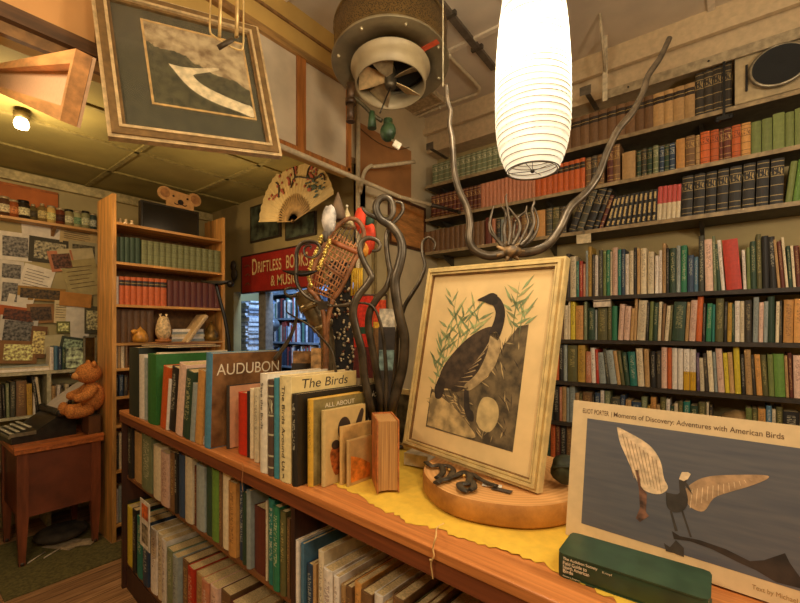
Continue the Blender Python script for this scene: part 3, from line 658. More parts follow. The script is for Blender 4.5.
t, W_ = wallbox('wooden_picture_panel', 'orange wood panel in a thin dark frame in the corner', 'panel', 391, 424, zt(410, 247, XS), 2.53, .015, wood((196, 134, 72), sc=(20, 4, 20)))
hh = 2.53 - zt(410, 247, XS)
MB().box(.0, .025, -.02, W_ + .02, -.02, 0).box(0, .025, -.02, W_ + .02, hh, hh + .02).box(0, .025, -.02, 0, 0, hh).box(0, .025, W_, W_ + .02, 0, hh).build('frame', plain((76, 44, 24), .5), t)
for u0, u1, lab in ((360.5, 373, 'narrow cream door panel beside the upright pipe'), (374, 388, 'narrow cream door panel left of the framed wood panel')):
    t, W_ = wallbox('door_panel', lab, 'panel', u0, u1, 1.0, 2.38, .02, plain((190, 172, 126), .7, var=.05, scale=4))
    MB().box(.018, .03, .0, .02, 0, 1.38).box(.018, .03, W_ - .02, W_, 0, 1.38).build('edge_strip', plain((150, 130, 84), .6), t)
# striped textile and framed cards on the side wall
TD = 2.45; q0 = atD(345, HZ, TD); q0.z = 0
t = thing('striped_textile', 'red, green and yellow striped textile on a thin stand behind the iron sculpture', 'textile', q0, YAW)
px = TD / FPX
def stripe(u0, u1, v0, v1, c_, nm_):
    b = MB(); n = 10; x0, x1, z0, z1 = (u0 - 345) * px, (u1 - 345) * px, EYE + (HZ - v1) * px, EYE + (HZ - v0) * px
    vs = [(x0 + (x1 - x0) * i / n, .006 * math.sin(i * 1.3 + u0) + dy, z) for dy in (0, .004) for z in (z0, z1) for i in range(n + 1)]; k = n + 1
    b.add(vs, [(i, i + 1, k + i + 1, k + i) for i in range(n)] + [(2 * k + i, 3 * k + i, 3 * k + i + 1, 2 * k + i + 1) for i in range(n)]); b.build(nm_, plain(c_, .9, var=.12, scale=60), t)
for a_ in ((345, 373, 296, 327, (200, 48, 26), 'red_stripe'), (345, 373, 327, 334, (34, 66, 44), 'green_stripe'), (345, 373, 334, 347, (196, 46, 26), 'red_stripe'), (345, 373, 347, 378, (92, 34, 26), 'maroon_stripe'),
 (373.3, 386, 300, 322, (206, 74, 34), 'orange_stripe'), (373.3, 386, 322, 328, (212, 164, 50), 'yellow_stripe'), (373.3, 386, 328, 378, (124, 88, 48), 'brown_stripe')): stripe(*a_)
zt2 = EYE + (HZ - 295) * px
MB().tube([(-.02, .0, zt2), (42 * px, .0, zt2)], .007, 8).build('top_rod', plain((80, 60, 40), .5), t)
for x in (-.01, 41.5 * px): MB().tube([(x, .015, 0), (x, .015, zt2)], .007, 8).build('stand_pole', plain((80, 60, 40), .5), t)

# hanging yoke bracket near the framed photograph
p = atD(226, 24, 1.25)
t = thing('hanging_yoke', 'pale metal prongs of a hanging bracket in front of the framed photograph', 'bracket', p)
sm = plain((196, 164, 104), .35, .4)
def rel(u, v, d): return Vector(atD(u, v, d)) - p
for u, rr_ in ((220.5, .0075), (237.5, .009)):
    MB().tube([rel(u + 1.5, -30, 1.25), rel(u, 0, 1.25), rel(u - 1, 37, 1.25)], [rr_] * 3, 10, flat=.5).build('prong', sm, t)
MB().tube(spline([rel(212, -30, 1.26), rel(210.5, 5, 1.26), rel(210, 30, 1.25), rel(214, 36, 1.25), rel(223, 42, 1.25)], 4), .0028, 6).build('wire', sm, t)
MB().tube(spline([rel(243.5, -30, 1.24), rel(243.5, 20, 1.24), rel(243, 46, 1.24), rel(239, 50, 1.24), rel(229, 46, 1.24)], 4), .0028, 6).build('wire', sm, t)
MB().tube([rel(218, 48, 1.25), rel(233, 39, 1.25)], .009, 8, flat=.6).build('crossbar', plain((60, 46, 24), .5, .4), t)

# ================================================================== FRAMED PHOTOGRAPH (hanging, tilted forward)
def plane_quad(P):
    P = [Vector(p) for p in P]; ex = (P[2] - P[3]); ey = (P[0] - P[3]); W = ex.length; H = ey.length; ex.normalize(); ez = ex.cross(ey).normalized(); ey = ez.cross(ex)
    return P[3], ex, ey, ez, W, H
def frame_parts(t, W, H, prof, fm, depth):
    """moulding of stepped strips: prof list of (inset0, inset1, z0, z1, material)"""
    for a0, a1, z0, z1, m, nmn in prof:
        b = MB()
        for x0, x1, y0, y1 in ((a0, W - a0, a0, a1), (a0, W - a0, H - a1, H - a0), (a0, a1, a1, H - a1), (W - a1, W - a0, a1, H - a1)): b.box(x0, x1, y0, y1, z0, z1)
        b.build(nmn, m, t)
def mat_of(o, ex, ey, ez):
    M = Matrix((ex, ey, ez)).transposed().to_4x4(); M.translation = o; return M
def poly(t, name, pts, W, H, z, m, th=.0008):
    return MB().prism([(x * W, y * H) for x, y in pts], (1, 0, 0), (0, 1, 0), (0, 0, z), th).build(name, m, t)
sc_ = 1.5 / 1.7
Pq = [EYEP + (Vector(q) - EYEP) * sc_ for q in ((-2.052, .543, 2.918), (-1.829, 1.176, 2.989), (-1.653, 1.19, 2.31), (-1.876, .557, 2.239))]
o, ex, ey, ez, W, H = plane_quad(Pq)
t = thing('framed_photograph', 'framed black and white landscape photograph hanging tilted under the ceiling', 'picture', (0, 0, 0)); t.matrix_world = mat_of(o, ex, ey, ez)
silver = plain((206, 178, 130), .3, .4, var=.1, scale=40); dkf = plain((120, 92, 54), .35, .3)
frame_parts(t, W, H, [(0, .012, -.02, .006, silver, 'outer_frame'), (.012, .036, -.02, .014, dkf, 'middle_frame'), (.036, .046, -.02, .018, silver, 'inner_frame'), (.046, .056, -.02, .006, dkf, 'inner_lip')], None, 0)
MB().box(.05, W - .05, .05, H - .05, -.018, -.006).build('mat_board', plain((66, 62, 40), .6, var=.08), t)
ix0, ix1, iy0, iy1 = .26, .86, .27, .83
fil = plain((196, 158, 96), .4, .2)
x0, x1, y0, y1 = ix0 * W, ix1 * W, iy0 * H, iy1 * H
MB().box(x0 - .008, x1 + .008, y0 - .008, y0, -.006, -.003).box(x0 - .008, x1 + .008, y1, y1 + .008, -.006, -.003).box(x0 - .008, x0, y0, y1, -.006, -.003).box(x1, x1 + .008, y0, y1, -.006, -.003).build('fillet', fil, t)
def photo_mat():
    m = NT('landscape_photo', .35); v = m.mapped((1, 1, 1)); sp = m.n('ShaderNodeSeparateXYZ'); m.l(v, sp.inputs[0]); nse = m.noise(9, v, 6, .65)
    y = m.math('MULTIPLY_ADD', sp.outputs[1], 1.0, 0.0); sky = m.math('ADD', y, m.math('MULTIPLY', sp.outputs[0], .344))
    hill = m.math('GREATER_THAN', m.math('ADD', sky, m.math('MULTIPLY', nse, .10)), .53)
    c1 = m.ramp(m.noise(20, v, 5), lin((120, 96, 62)), lin((190, 168, 126)), .35, .62)
    c0 = m.ramp(m.noise(30, v, 5), lin((46, 44, 26)), lin((84, 80, 52)), .35, .65)
    m.l(m.mix(hill, c0, c1), m.b.inputs['Base Color']); return m.m
pb = MB().box(x0, x1, y0, y1, -.006, -.004).build('photo', photo_mat(), t)
riv = pspline([(.37, .56), (.45, .555), (.55, .57), (.66, .60), (.67, .585), (.58, .545), (.52, .52), (.51, .50), (.56, .45), (.68, .40), (.80, .365), (.855, .35), (.855, .275), (.76, .30), (.62, .335), (.52, .38), (.45, .44), (.41, .50)], 3)
MB().prism([(x * W, y * H) for x, y in riv], (1, 0, 0), (0, 1, 0), (0, 0, -.004), .0006).build('river', plain((212, 192, 150), .4, var=.1, scale=40), pb)
def glass(t, W, H, z, ins=.05):
    m = NT('glass', .03); m.b.inputs['Transmission Weight'].default_value = 1; m.b.inputs['IOR'].default_value = 1.45; m.b.inputs['Alpha'].default_value = .12
    MB().box(ins, W - ins, ins, H - ins, z, z + .001).build('glass', m.m, t)
glass(t, W, H, -.001)
# hanging wire
MB().tube([(W * .12, H * .98, -.01), (W * .2, H * 1.12, -.12)], .0015, 5).tube([(W * .88, H * .98, -.01), (W * .8, H * 1.12, -.12)], .0015, 5).build('hanging_wire', plain((120, 110, 90), .4, .6), t)

# ================================================================== CANVAS STRETCHER (upper left)
pa = atD(93, 57, .6); dv = ray(-47, 72).normalized()
rb = ray(77, 127)   # lower corner with (pb - pa) perpendicular to dv
kb = ((pa - EYEP).dot(dv)) / rb.dot(dv); pbt = EYEP + rb * kb
ex = -dv; eyv = (pbt - pa); Hs = eyv.length; eyv.normalize(); ez = ex.cross(eyv)
Ls = 2.0; t = thing('canvas_stretcher', 'back of a stretched canvas with pale pine bars hanging at the upper left', 'canvas', (0, 0, 0)); t.matrix_world = mat_of(pa - ex * Ls, ex, eyv, ez)
pine = wood((222, 158, 92), sc=(2, 20, 20), name='pine'); 
sg = 1 if ez.dot(EYEP - pa) > 0 else -1
zf = lambda a, c: (min(a * sg, c * sg), max(a * sg, c * sg))
bw = min(.06, Hs * .2)
z0, z1 = zf(-.004, 0.0); MB().box(0, Ls, 0, Hs, z0, z1).build('canvas', plain((222, 178, 134), .85, var=.03, scale=120), t)
z0, z1 = zf(0.0005, .02)
MB().box(0, Ls, 0, bw, z0, z1).build('stretcher_bar', pine, t); MB().box(0, Ls, Hs - bw, Hs, z0, z1).build('stretcher_bar', pine, t)
MB().box(Ls - bw, Ls, bw, Hs - bw, z0, z1).build('stretcher_bar', pine, t)
# bare bulb
p = atD(21.5, 121, 2.3)
t = thing('light_bulb', 'small glowing bulb in a dark socket under the left ceiling', 'lamp', p)
MB().lathe([(.0001, -.045), (.028, -.04), (.034, -.02), (.03, 0), (.024, .012), (.0001, .012)], 20).build('bulb', emis((255, 226, 170), 14), t)
MB().lathe([(.026, .012), (.036, .016), (.036, .045), (.02, .05), (.0001, .05)], 16).build('socket', plain((92, 78, 40), .5, .3), t)
MB().tube([(0, 0, .05), (0, 0, ZL - p.z)], .004, 6).build('stem', plain((80, 70, 44), .5), t)
# ================================================================== LEFT BOOKCASE (light wood)
XC = -3.385; yc0 = 1.03; yc1 = 1.86; BC = Frame((XC, 0), 90)   # e = +Y, into shelf = -X
pinew = wood((212, 154, 82), sc=(18, 18, 1.6), rough=.45); pineh = wood((212, 154, 82), sc=(18, 1.8, 18), rough=.45)
t = thing('bookcase', 'tall light pine bookcase with sets of old books on the left', 'bookcase', (XC, yc0, 0))
DP = .31
MB().box(-DP, 0, -.0, .025, 0, 2.45).build('side_panel', pinew, t); MB().box(-DP, 0, yc1 - yc0 - .022, yc1 - yc0, 0, 2.45).build('side_panel', pinew, t)
MB().box(-DP, -DP + .01, .02, yc1 - yc0 - .02, 0, 2.3).build('back_panel', plain((120, 84, 44), .7), t)
CZ = [2.257, 1.977, 1.675, 1.40, 1.22, 1.02, .82, .5, .12]
for z in CZ: MB().box(-DP + .01, 0, .025, yc1 - yc0 - .022, z - .018, z).build('shelf', pineh, t)
GD = 'dark green volume at the left of the pine bookcase top row'; GL = 'pale green volume of a matching set in the pine bookcase'
OBk = 'orange volume with black label of a matching set in the pine bookcase'; DRd = 'dark red volume of a matching set in the pine bookcase'
BT = 'thick brown volume behind the figurines in the pine bookcase'
bb = .02
row(BC, CZ[1], seq(115, 141, 5, 25, 26, 'g', 'n', 0, GD) + seq(142, 221, 13, 24.5, 22, 'i', 'l', 0, GL), 'pine bookcase', 'green set', .16, bb, mass=True)
row(BC, CZ[2], [(115, 119, 28, 'w', 'n', 0, 'single white volume left of the orange set in the pine bookcase')] + seq(119.5, 167, 8, 28, 27, 'o', 's', 0, OBk) + seq(168, 221, 9, 26, 24, 'm', 'n', 0, DRd), 'pine bookcase', 'red set', .16, bb, mass=True)
row(BC, CZ[3], seq(115, 154, 6, 34, 32, 'b', 'n', 0, BT), 'pine bookcase', 'brown set', .15, .10, mass=True)
row(BC, CZ[4], P5('115,118,24,c 118.5,121,24,t 121.5,125,25,c 125.5,128,24,b', 0), 'pine bookcase fifth shelf', 'books low in the pine bookcase', .14, .02, mass=True)
row(BC, CZ[5], P5('115,119,20,k 119.5,124,21,B 124.5,128,20,d', 0), 'pine bookcase sixth shelf', 'books low in the pine bookcase', .14, .02, mass=True)
row(BC, CZ[7], P5('115,119,34,d 119.5,123,36,c 123.5,127,34,w 127.5,131,33,b', 0), 'pine bookcase second lowest shelf', 'books low in the pine bookcase', .14, .02, mass=True)
row(BC, CZ[8], P5('115,119,34,w 119.5,123,36,a 123.5,127,34,c 127.5,131,33,k', 0), 'pine bookcase lowest shelf', 'books low in the pine bookcase', .14, .02, mass=True)
def flat_books(base, ang, spec, lab, group, zt0=None):
    """stack lying flat: spec (length, depth, thick, colour)"""
    z = base[2]
    for i, (l, d, th, key) in enumerate(spec):
        m = MB(); c, ink, wd = PAL[key]
        m.box(-l / 2, l / 2, 0, d, 0, .002, 0).box(-l / 2, l / 2, 0, d, th - .002, th, 0).box(-l / 2, l / 2, -.002, 0, 0, th, 0).box(-l / 2 + .003, l / 2 - .003, 0.0, d - .003, .002, th - .002, 1)
        o = m.build('book', [cover(c, ink, 'n'), page_m]); o.location = (base[0], base[1], z + .0005); o.rotation_euler = (0, 0, ang + R(random.uniform(-2, 2)))
        pos = 'topmost' if i == len(spec) - 1 else 'bottom' if i == 0 else ORD[i] + ' from bottom'
        tag(o, f'{wd} book lying flat, {pos} {lab}', 'book', group); z += th + .001
    return z
Pt = BC.P(BC.a(200), .04, CZ[1]); flat_books((Pt.x, Pt.y + .04, CZ[1] + .165), BC.t, [(.15, .13, .022, 'c')], 'on the green set', 'stack on the green set')
Pt = BC.P(BC.a(190), .03, CZ[3]); flat_books((Pt.x, Pt.y, CZ[3]), BC.t, [(.26, .2, .02, 'a'), (.25, .2, .015, 'w'), (.26, .19, .02, 'c'), (.25, .2, .018, 'a'), (.24, .19, .022, 'w')], 'of the stack in the pine bookcase', 'stack of flat books in the pine bookcase')
# leaning light book in front of the stack
Pt = BC.P(BC.a(183), -.02, CZ[3])
m = book_mb(.03, .27, .16); o = m.build('book', [cover((216, 182, 130), (120, 80, 50), 't'), page_m]); o.location = (Pt.x + .03, Pt.y, CZ[3] + .0); o.rotation_euler = (0, R(36), BC.t)
tag(o, 'cream book leaning steeply to the right in front of the flat stack', 'book')
# top of the bookcase: black flat box, bear face plaque, glass stoppers
Pt = BC.P(BC.a(141, .08), .08, CZ[0]); Wb = BC.a(199, .08) - BC.a(141, .08)
t = thing('black_monitor', 'black flat screen standing on top of the pine bookcase', 'monitor', Pt, BC.t)
MB().box(0, Wb, 0, .05, .0, .215).build('case', plain((26, 22, 18), .4), t); MB().box(.015, Wb - .015, -.003, 0, .015, .2).build('screen', plain((14, 12, 11), .25), t)
Pt = BC.P(BC.a(160), .16, CZ[0] + .22)
t = thing('bear_face_plaque', 'light wooden bear face cut-out standing above the black screen', 'plaque', BC.P(BC.a(180.5, .16), .16, CZ[0] + .0), BC.t)
pl = plain((196, 148, 92), .6, var=.06)
fw_ = BC.a(195, .16) - BC.a(168, .16)
b = MB().prism([(-fw_ / 2, .2), (fw_ / 2, .2), (fw_ / 2 + .005, .36), (-fw_ / 2, .375)], (1, 0, 0), (0, 0, 1), (0, 0, 0), -.015)
b.build('face', pl, t)
def disc(c, r, n=20): return [(c[0] + r * math.cos(2 * math.pi * k / n), c[1] + r * math.sin(2 * math.pi * k / n)) for k in range(n)]
for sx in (-1, 1):
    e = MB().prism(disc((sx * (fw_ / 2 + .01), .335), .055), (1, 0, 0), (0, 0, 1), (0, .004, 0), -.012).build('ear', pl, t)
    MB().prism(disc((sx * (fw_ / 2 + .01), .335), .035), (1, 0, 0), (0, 0, 1), (0, 0, 0), .004).build('inner_ear', plain((160, 112, 66), .6), e)
    MB().prism(disc((sx * .055, .325), .008, 10), (1, 0, 0), (0, 0, 1), (0, 0, 0), .004).build('eye', plain((20, 16, 14), .5), t)
MB().prism(disc((0, .285), .022, 14), (1, 0, 0), (0, 0, 1), (0, 0, 0), .006).build('nose', plain((30, 22, 18), .5), t)
MB().tube(spline([(-.05, -.003, .27), (-.03, -.003, .262), (0, -.003, .272), (.03, -.003, .262), (.05, -.003, .27)], 4), .004, 6).build('mouth', plain((30, 22, 18), .5), t)
MB().prism(disc((0, .222), .024, 14), (1, 0, 0), (0, 0, 1), (0, 0, 0), .008).build('tongue', pl, t)
MB().box(-.05, .05, .012, .05, 0, .2).build('stand', pl, t)
for i, u in enumerate((117, 122, 128, 134)):
    Pt = BC.P(BC.a(u), .04, CZ[0]); o = MB().lathe([(.0001, 0), (.014, 0), (.016, .012), (.007, .022), (.012, .034), (.0001, .04)], 12).build('glass_stopper', plain((205, 180, 140), .2)); o.location = Pt
    tag(o, 'small clear glass stopper at the left end of the pine bookcase top', 'stopper', 'glass stoppers on the pine bookcase')
# figurines
Pt = BC.P(BC.a(142), .03, CZ[3]); t = thing('bird_figurine', 'yellow ochre bird figurine with a pointed crest in the pine bookcase', 'figurine', Pt, BC.t)
oc = plain((196, 136, 50), .4, var=.15)
MB().lathe([(.0001, 0), (.045, .003), (.052, .03), (.046, .06), (.03, .085), (.012, .105), (.0001, .118)], 20).build('body', oc, t); MB().ball((-.042, -.01, .08), .02, sc=(1.2, .9, .9)).build('head', oc, t)
MB().tube([(-.058, -.012, .078), (-.075, -.014, .074)], [.007, .001], 6).build('beak', plain((90, 60, 30), .4), t)
Pt = BC.P(BC.a(164.5), .02, CZ[3] + .012); t = thing('owl_figurine', 'cream carved owl figurine on a round base in the pine bookcase', 'figurine', (Pt.x, Pt.y, CZ[3]), BC.t)
ow = plain((216, 184, 132), .5, var=.18, scale=60)
MB().lathe([(.0001, 0), (.055, 0), (.056, .02), (.0001, .022)], 22).build('base', plain((180, 110, 50), .5), t)
MB().lathe([(.0001, .022), (.036, .022), (.052, .06), (.055, .1), (.045, .14), (.04, .165), (.03, .19), (.0001, .2)], 20).build('body', ow, t)
MB().ball((-.012, -.03, .17), .006).ball((.012, -.03, .17), .006).build('eye', plain((60, 40, 24), .3), t)
MB().ball((0, -.036, .075), .03, sc=(1, .5, 1.2)).ball((0, -.045, .105), .014).build('chick', ow, t)
MB().lathe([(.0001, .03), (.012, .03), (.0001, 0)], 8, c=(-.022, 0, .185)).lathe([(.0001, .03), (.012, .03), (.0001, 0)], 8, c=(.022, 0, .185)).build('ear_tuft', ow, t)
Pt = BC.P(BC.a(214), .05, CZ[3]); t = thing('brass_bell_figure', 'dark gold bell shaped ornament at the right of the pine bookcase', 'ornament', Pt)
MB().lathe([(.0001, 0), (.062, .0), (.064, .04), (.052, .085), (.03, .12), (.012, .145), (.0001, .15)], 8).build('body', plain((134, 102, 46), .35, .5, var=.3, scale=20), t)
MB().lathe([(.0001, 0), (.01, 0), (.01, .014), (.0001, .02)], 8, c=(0, 0, .15)).build('knob', plain((120, 90, 40), .35, .5), t)

# ================================================================== PINBOARD WALL
WL = Frame((XL, 0), 90)
def wl(u): return WL.a(u)
ys0, ys1 = -.3, 1.9
zj = 2.335
t = thing('jar_shelf', 'long light wood wall shelf holding a row of jars', 'shelf', (XL, ys0, zj))
MB().box(0, .13, 0, ys1 - ys0, -.02, 0).build('board', wood((198, 150, 90), sc=(18, 2, 18)), t)
for k in (.5, 1.2): MB().prism([(0, 0), (.1, 0), (0, -.07)], (1, 0, 0), (0, 0, 1), (0, k, -.02), .02).build('bracket', plain((150, 110, 66), .6), t)
JF = Frame((XL + .10, 0), 90)
jars = [(4.5, 12, 20, (90, 60, 40), (206, 190, 150), 'squat jar with a dark lid and pale round label'), (14, 11, 18, (150, 80, 40), (190, 120, 70), 'orange brown jar with a cream lid'), (24, 12, 19, (44, 36, 28), (214, 196, 150), 'dark jar with a round cream label'),
 (34, 8, 17, (96, 84, 50), (70, 60, 40), 'small dim olive bottle with a narrow neck'), (43, 9, 19, (130, 106, 60), (190, 170, 110), 'amber bottle with a pale cap'), (52, 8.5, 18, (210, 176, 100), (220, 200, 130), 'pale yellow can with two bands'),
 (61, 9, 17, (110, 56, 34), (70, 40, 30), 'dark red jar with a small label'), (70, 9, 17, (150, 140, 96), (210, 200, 160), 'grey jar with a pale label and black lid'), (78, 8, 17, (170, 168, 120), (120, 150, 110), 'pale green can'), (86.5, 8.5, 18, (140, 140, 100), (190, 190, 150), 'grey green can with a black lid'), (94, 7, 17, (60, 72, 66), (170, 170, 150), 'blue grey tin with a white band')]
for i, (u, wp, hp, c, lc, lab) in enumerate(jars):
    d = JF.d(u); r = wp / 2 / FPX * d * .92; h = hp / FPX * d; Pt = JF.P(JF.a(u), .03, zj)
    t = thing('jar', lab + ' on the jar shelf', 'jar', Pt, 0, 'jars on the wall shelf')
    neck = .8 if i not in (3, 4) else .4
    MB().lathe([(.0001, 0), (r, 0), (r, h * .75), (r * neck, h * .86), (r * neck, h * .9)], 18).build('body', plain(c, .3, var=.1), t)
    MB().lathe([(r * 1.01, h * .2), (r * 1.02, h * .2), (r * 1.02, h * .6), (r * 1.01, h * .6)], 18).build('paper_label', plain(lc, .7, var=.25, scale=90), t)
    MB().lathe([(.0001, h), (r * neck * 1.05, h), (r * neck * 1.05, h * .88), (.0001, h * .88)], 18).build('lid', plain((34, 30, 26) if i in (2, 7, 9) else (190, 170, 130), .35, .3), t)
t = thing('cardboard_box', 'orange brown cardboard box lid standing behind the jars', 'box', (XL + .005, wl(-14), zj))
Wc = wl(57) - wl(-14)
MB().box(0, .03, 0, Wc, 0, .26).build('panel', plain((176, 98, 40), .75, var=.08, scale=6), t); MB().box(.0, .034, 0, Wc, .25, .268).build('flap', plain((160, 92, 40), .75), t)
# papers pinned on the wall
rp = random.Random(3)
wh = lambda k=1: tuple(x * k for x in (228, 218, 198))
papers = [  # u0, v0, u1, v1, rot, colour, kind, label
 (0, 234, 30, 259, 0, wh(), 'photo', 'white bordered landscape photo print, upper left of the pinboard'), (24, 226, 60, 238, -3, wh(.98), 'plain', 'wide white note strip below the jars'),
 (31, 240, 68, 262, 2, (70, 66, 52), 'photo', 'dark photo with a pale figure on the pinboard'), (62, 228, 95, 244, 3, (196, 172, 120), 'lined', 'cream lined note at the upper right of the pinboard'),
 (70, 243, 96, 262, 0, (176, 166, 130), 'photo', 'framed pale landscape card at the right of the pinboard'), (0, 262, 22, 282, 2, wh(.95), 'photo', 'small white card with a dark photo at the left edge'),
 (22, 268, 50, 292, 14, wh(1.02), 'lined', 'big tilted white letter in the pinboard middle'), (50, 252, 72, 270, -12, (196, 128, 90), 'photo', 'small reddish picture card tilted beside the pale landscape'),
 (60, 250, 92, 268, -10, (202, 188, 146), 'plain', 'cream envelope tilted on the pinboard right'), (66, 262, 97, 294, -14, (180, 164, 112), 'lined', 'large tan letter tilted at the right of the pinboard'),
 (0, 280, 18, 304, 3, wh(.96), 'photo', 'white card with a dark green photo at the left edge'), (16, 288, 62, 300, 2, (160, 122, 60), 'photo', 'mustard picture strip under the tilted letter'),
 (0, 296, 30, 312, 12, wh(.97), 'plain', 'white sheet slanting down from the left edge'), (0, 308, 34, 322, 8, (176, 90, 40), 'photo', 'orange brown picture strip on the left'),
 (0, 318, 34, 344, 6, (200, 194, 180), 'photo', 'white sheet with two pencil portraits'), (28, 305, 52, 322, -4, (150, 110, 66), 'photo', 'brown picture card in the middle of the pinboard'),
 (54, 302, 66, 322, 2, (214, 196, 150), 'lined', 'cream ruled card right of the brown picture'), (64, 306, 84, 328, 8, wh(.95), 'plain', 'white map sheet on the right of the pinboard'),
 (70, 322, 86, 344, -12, wh(.93), 'plain', 'white curled sheet low on the right of the pinboard'), (84, 308, 97, 332, 0, (80, 76, 56), 'photo', 'small dark framed card at the right edge'),
 (56, 322, 68, 332, 0, (110, 110, 60), 'photo', 'small green picture card above the low white leaflet'), (0, 342, 34, 362, 4, (140, 100, 60), 'photo', 'brown magazine page low on the left'),
 (30, 328, 44, 356, 5, (120, 84, 54), 'photo', 'narrow brown portrait page low on the pinboard'), (40, 336, 62, 352, -3, (190, 180, 140), 'plain', 'pale leaflet low in the middle of the pinboard'), (60, 338, 82, 352, 10, (66, 74, 60), 'photo', 'dark leafy photo low on the pinboard'),
 (60, 294, 88, 306, 4, (186, 128, 60), 'plain', 'orange tan strip below the large tan letter')]
for i, (u0, v0, u1, v1, rt, c, kind, lab) in enumerate(papers):
    a0, a1 = wl(u0), wl(u1); um = (u0 + u1) / 2; z0, z1 = WL.z(um, v1), WL.z(um, v0); cx, cz = (a0 + a1) / 2, (z0 + z1) / 2; Wp, Hp = (a1 - a0) * 1.13, (z1 - z0) * 1.13
    t = thing('pinned_paper', lab, 'paper', (XL + .004 + i * .0016, cx, cz), rot=(0, R(rt), R(90)), group='papers on the pinboard')
    cu = MB(); n = 6
    vs = []
    for zz in (0, 1):
        for i2 in range(n + 1):
            for j2 in range(2): vs.append((-Wp / 2 + Wp * i2 / n, -.0008 * zz - .0015 * math.sin(i2 * 1.1 + i), -Hp / 2 + Hp * j2))
    K = 2 * (n + 1)
    cu.add(vs, [(2 * q, 2 * q + 1, 2 * q + 3, 2 * q + 2) for q in range(n)] + [(K + 2 * q, K + 2 * q + 2, K + 2 * q + 3, K + 2 * q + 1) for q in range(n)])
    cu.build('sheet', plain(c, .8, var=.05, scale=20), t)
    if kind == 'photo':
        d1 = tuple(x * .45 for x in c); MB().box(-Wp * .38, Wp * .38, -.005, -.0035, -Hp * .36, Hp * .34).build('picture', plain(d1 if sum(c) > 300 else tuple(min(255, x * 1.9) for x in c), .6, var=.5, scale=60), t)
    if kind == 'lined':
        m = MB()
        for q in range(6): m.box(-Wp * .4, Wp * rp.uniform(.15, .4), -.005, -.0035, Hp * (.3 - q * .11), Hp * (.3 - q * .11) + .004)
        m.build('handwriting', plain((110, 92, 70), .8), t)
# low shelf unit under the pinboard
zs1, zs0 = 1.18, .86; FX = XL + .24
t = thing('low_wall_shelf', 'white painted two level shelf under the pinboard full of books', 'shelf', (XL, -.3, 0))
wp = plain((176, 168, 136), .6)
yy1 = wl(95) + .35
for z in (zs1, zs0, .5): MB().box(0, .24, 0, yy1 + .3, z - .02, z).build('board', wp, t)
for y in (0, BC.a(46) * .0 + Frame((FX, 0), 90).a(47) + .3, yy1 + .27): MB().box(0, .24, y, y + .025, 0, zs1 - .02).build('upright', wp, t)
LF = Frame((FX, 0), 90)
row(LF, zs0, P5('-14,-9,32,k -8.5,-2,30,v -1.5,3,34,d@-2 3.5,6,33,k@-2 6.5,10,34,f@-1 10.5,16,35,D 16.5,27,35,b 27.5,33,31,Y@-1 33.5,36,35,w 36.5,40,38,k@-6 40.5,43,37,c@-6'), 'white shelf under the pinboard', 'books under the pinboard', .16, .015, mass=True)
row(LF, zs0, P5('51,56,26,t 56.5,60,26,w@2 60.5,64,25,d 64.5,68,26,c@2 68.5,72,25,k 72.5,76,24,c 76.5,80,24,b'), 'white shelf beside the teddy bear', 'books under the pinboard', .16, .015, mass=True)
row(LF, zs1, P5('50,54,23,w 54.5,58,24,un 58.5,62,23,B 62.5,66,22,g'), 'white shelf top under the pinboard', 'books on top of the white shelf', .14, .06)
t = thing('leafy_picture', 'green leafy picture propped at the right on the white shelf', 'picture', LF.P(LF.a(67), .10, zs1), LF.t)
MB().box(0, .13, 0, .008, 0, .17).build('board', plain((150, 160, 130), .6, var=.6, scale=30), t); MB().box(-.004, .134, .0, .01, -.0, .006).build('edge', wp, t)
t = thing('leaning_mirror', 'narrow bright gold framed mirror leaning against the bookcase side', 'mirror', LF.P(LF.a(85.5), .05, zs1), LF.t)
MB().box(0, .085, 0, .012, 0, .26).build('backing', plain((120, 100, 60), .5), t); MB().box(.01, .075, -.004, 0, .012, .248).build('mirror', plain((220, 190, 120), .12, .95), t)
MB().box(0, .085, -.008, 0, 0, .01).box(0, .085, -.008, 0, .25, .26).box(0, .01, -.008, 0, 0, .26).box(.075, .085, -.008, 0, 0, .26).build('frame', plain((190, 180, 150), .3, .6), t)
Pt = LF.P(LF.a(14), .1, zs1); flat_books((Pt.x, Pt.y, zs1), LF.t, [(.6, .14, .02, 'w'), (.45, .12, .012, 'c'), (.5, .12, .01, 'a')], 'on the white shelf', 'flat stack on the white shelf')

# ================================================================== TYPEWRITER TABLE
redw = wood((118, 62, 38), sc=(10, 2, 2), rough=.45, name='red_wood'); redv = wood((128, 68, 40), sc=(14, 14, 2), rough=.45, name='red_wood')
TY0, TY1, TX0, TX1, TH = .545, .99, -4.02, -3.47, .738
t = thing('desk', 'small red brown wooden desk with tapered legs carrying the typewriter', 'desk', (TX1, TY0, .007))
Wt, Dt = TY1 - TY0, TX1 - TX0
def leg(x, y):
    m = MB(); s = .028; q = .016; vs = []
    for z, h in ((0, q), (.04, q), (.3, s), (TH - .03, s)): vs += [(x - h, y - h, z), (x + h, y - h, z), (x + h, y + h, z), (x - h, y + h, z)]
    m.add(vs, [(0, 3, 2, 1), (12, 13, 14, 15)] + [(i * 4 + k, i * 4 + (k + 1) % 4, i * 4 + 4 + (k + 1) % 4, i * 4 + 4 + k) for i in range(3) for k in range(4)]); return m
for x, y in ((-.03, .03), (-.03, Wt - .03), (-Dt + .03, .03), (-Dt + .03, Wt - .03)):
    L_ = leg(x, y).build('leg', redv, t); MB().lathe([(.0001, -.0), (.018, 0), (.02, .01), (.018, .022), (.0001, .022)], 10, c=(x, y, 0)).build('foot_cap', plain((50, 36, 24), .5), L_)
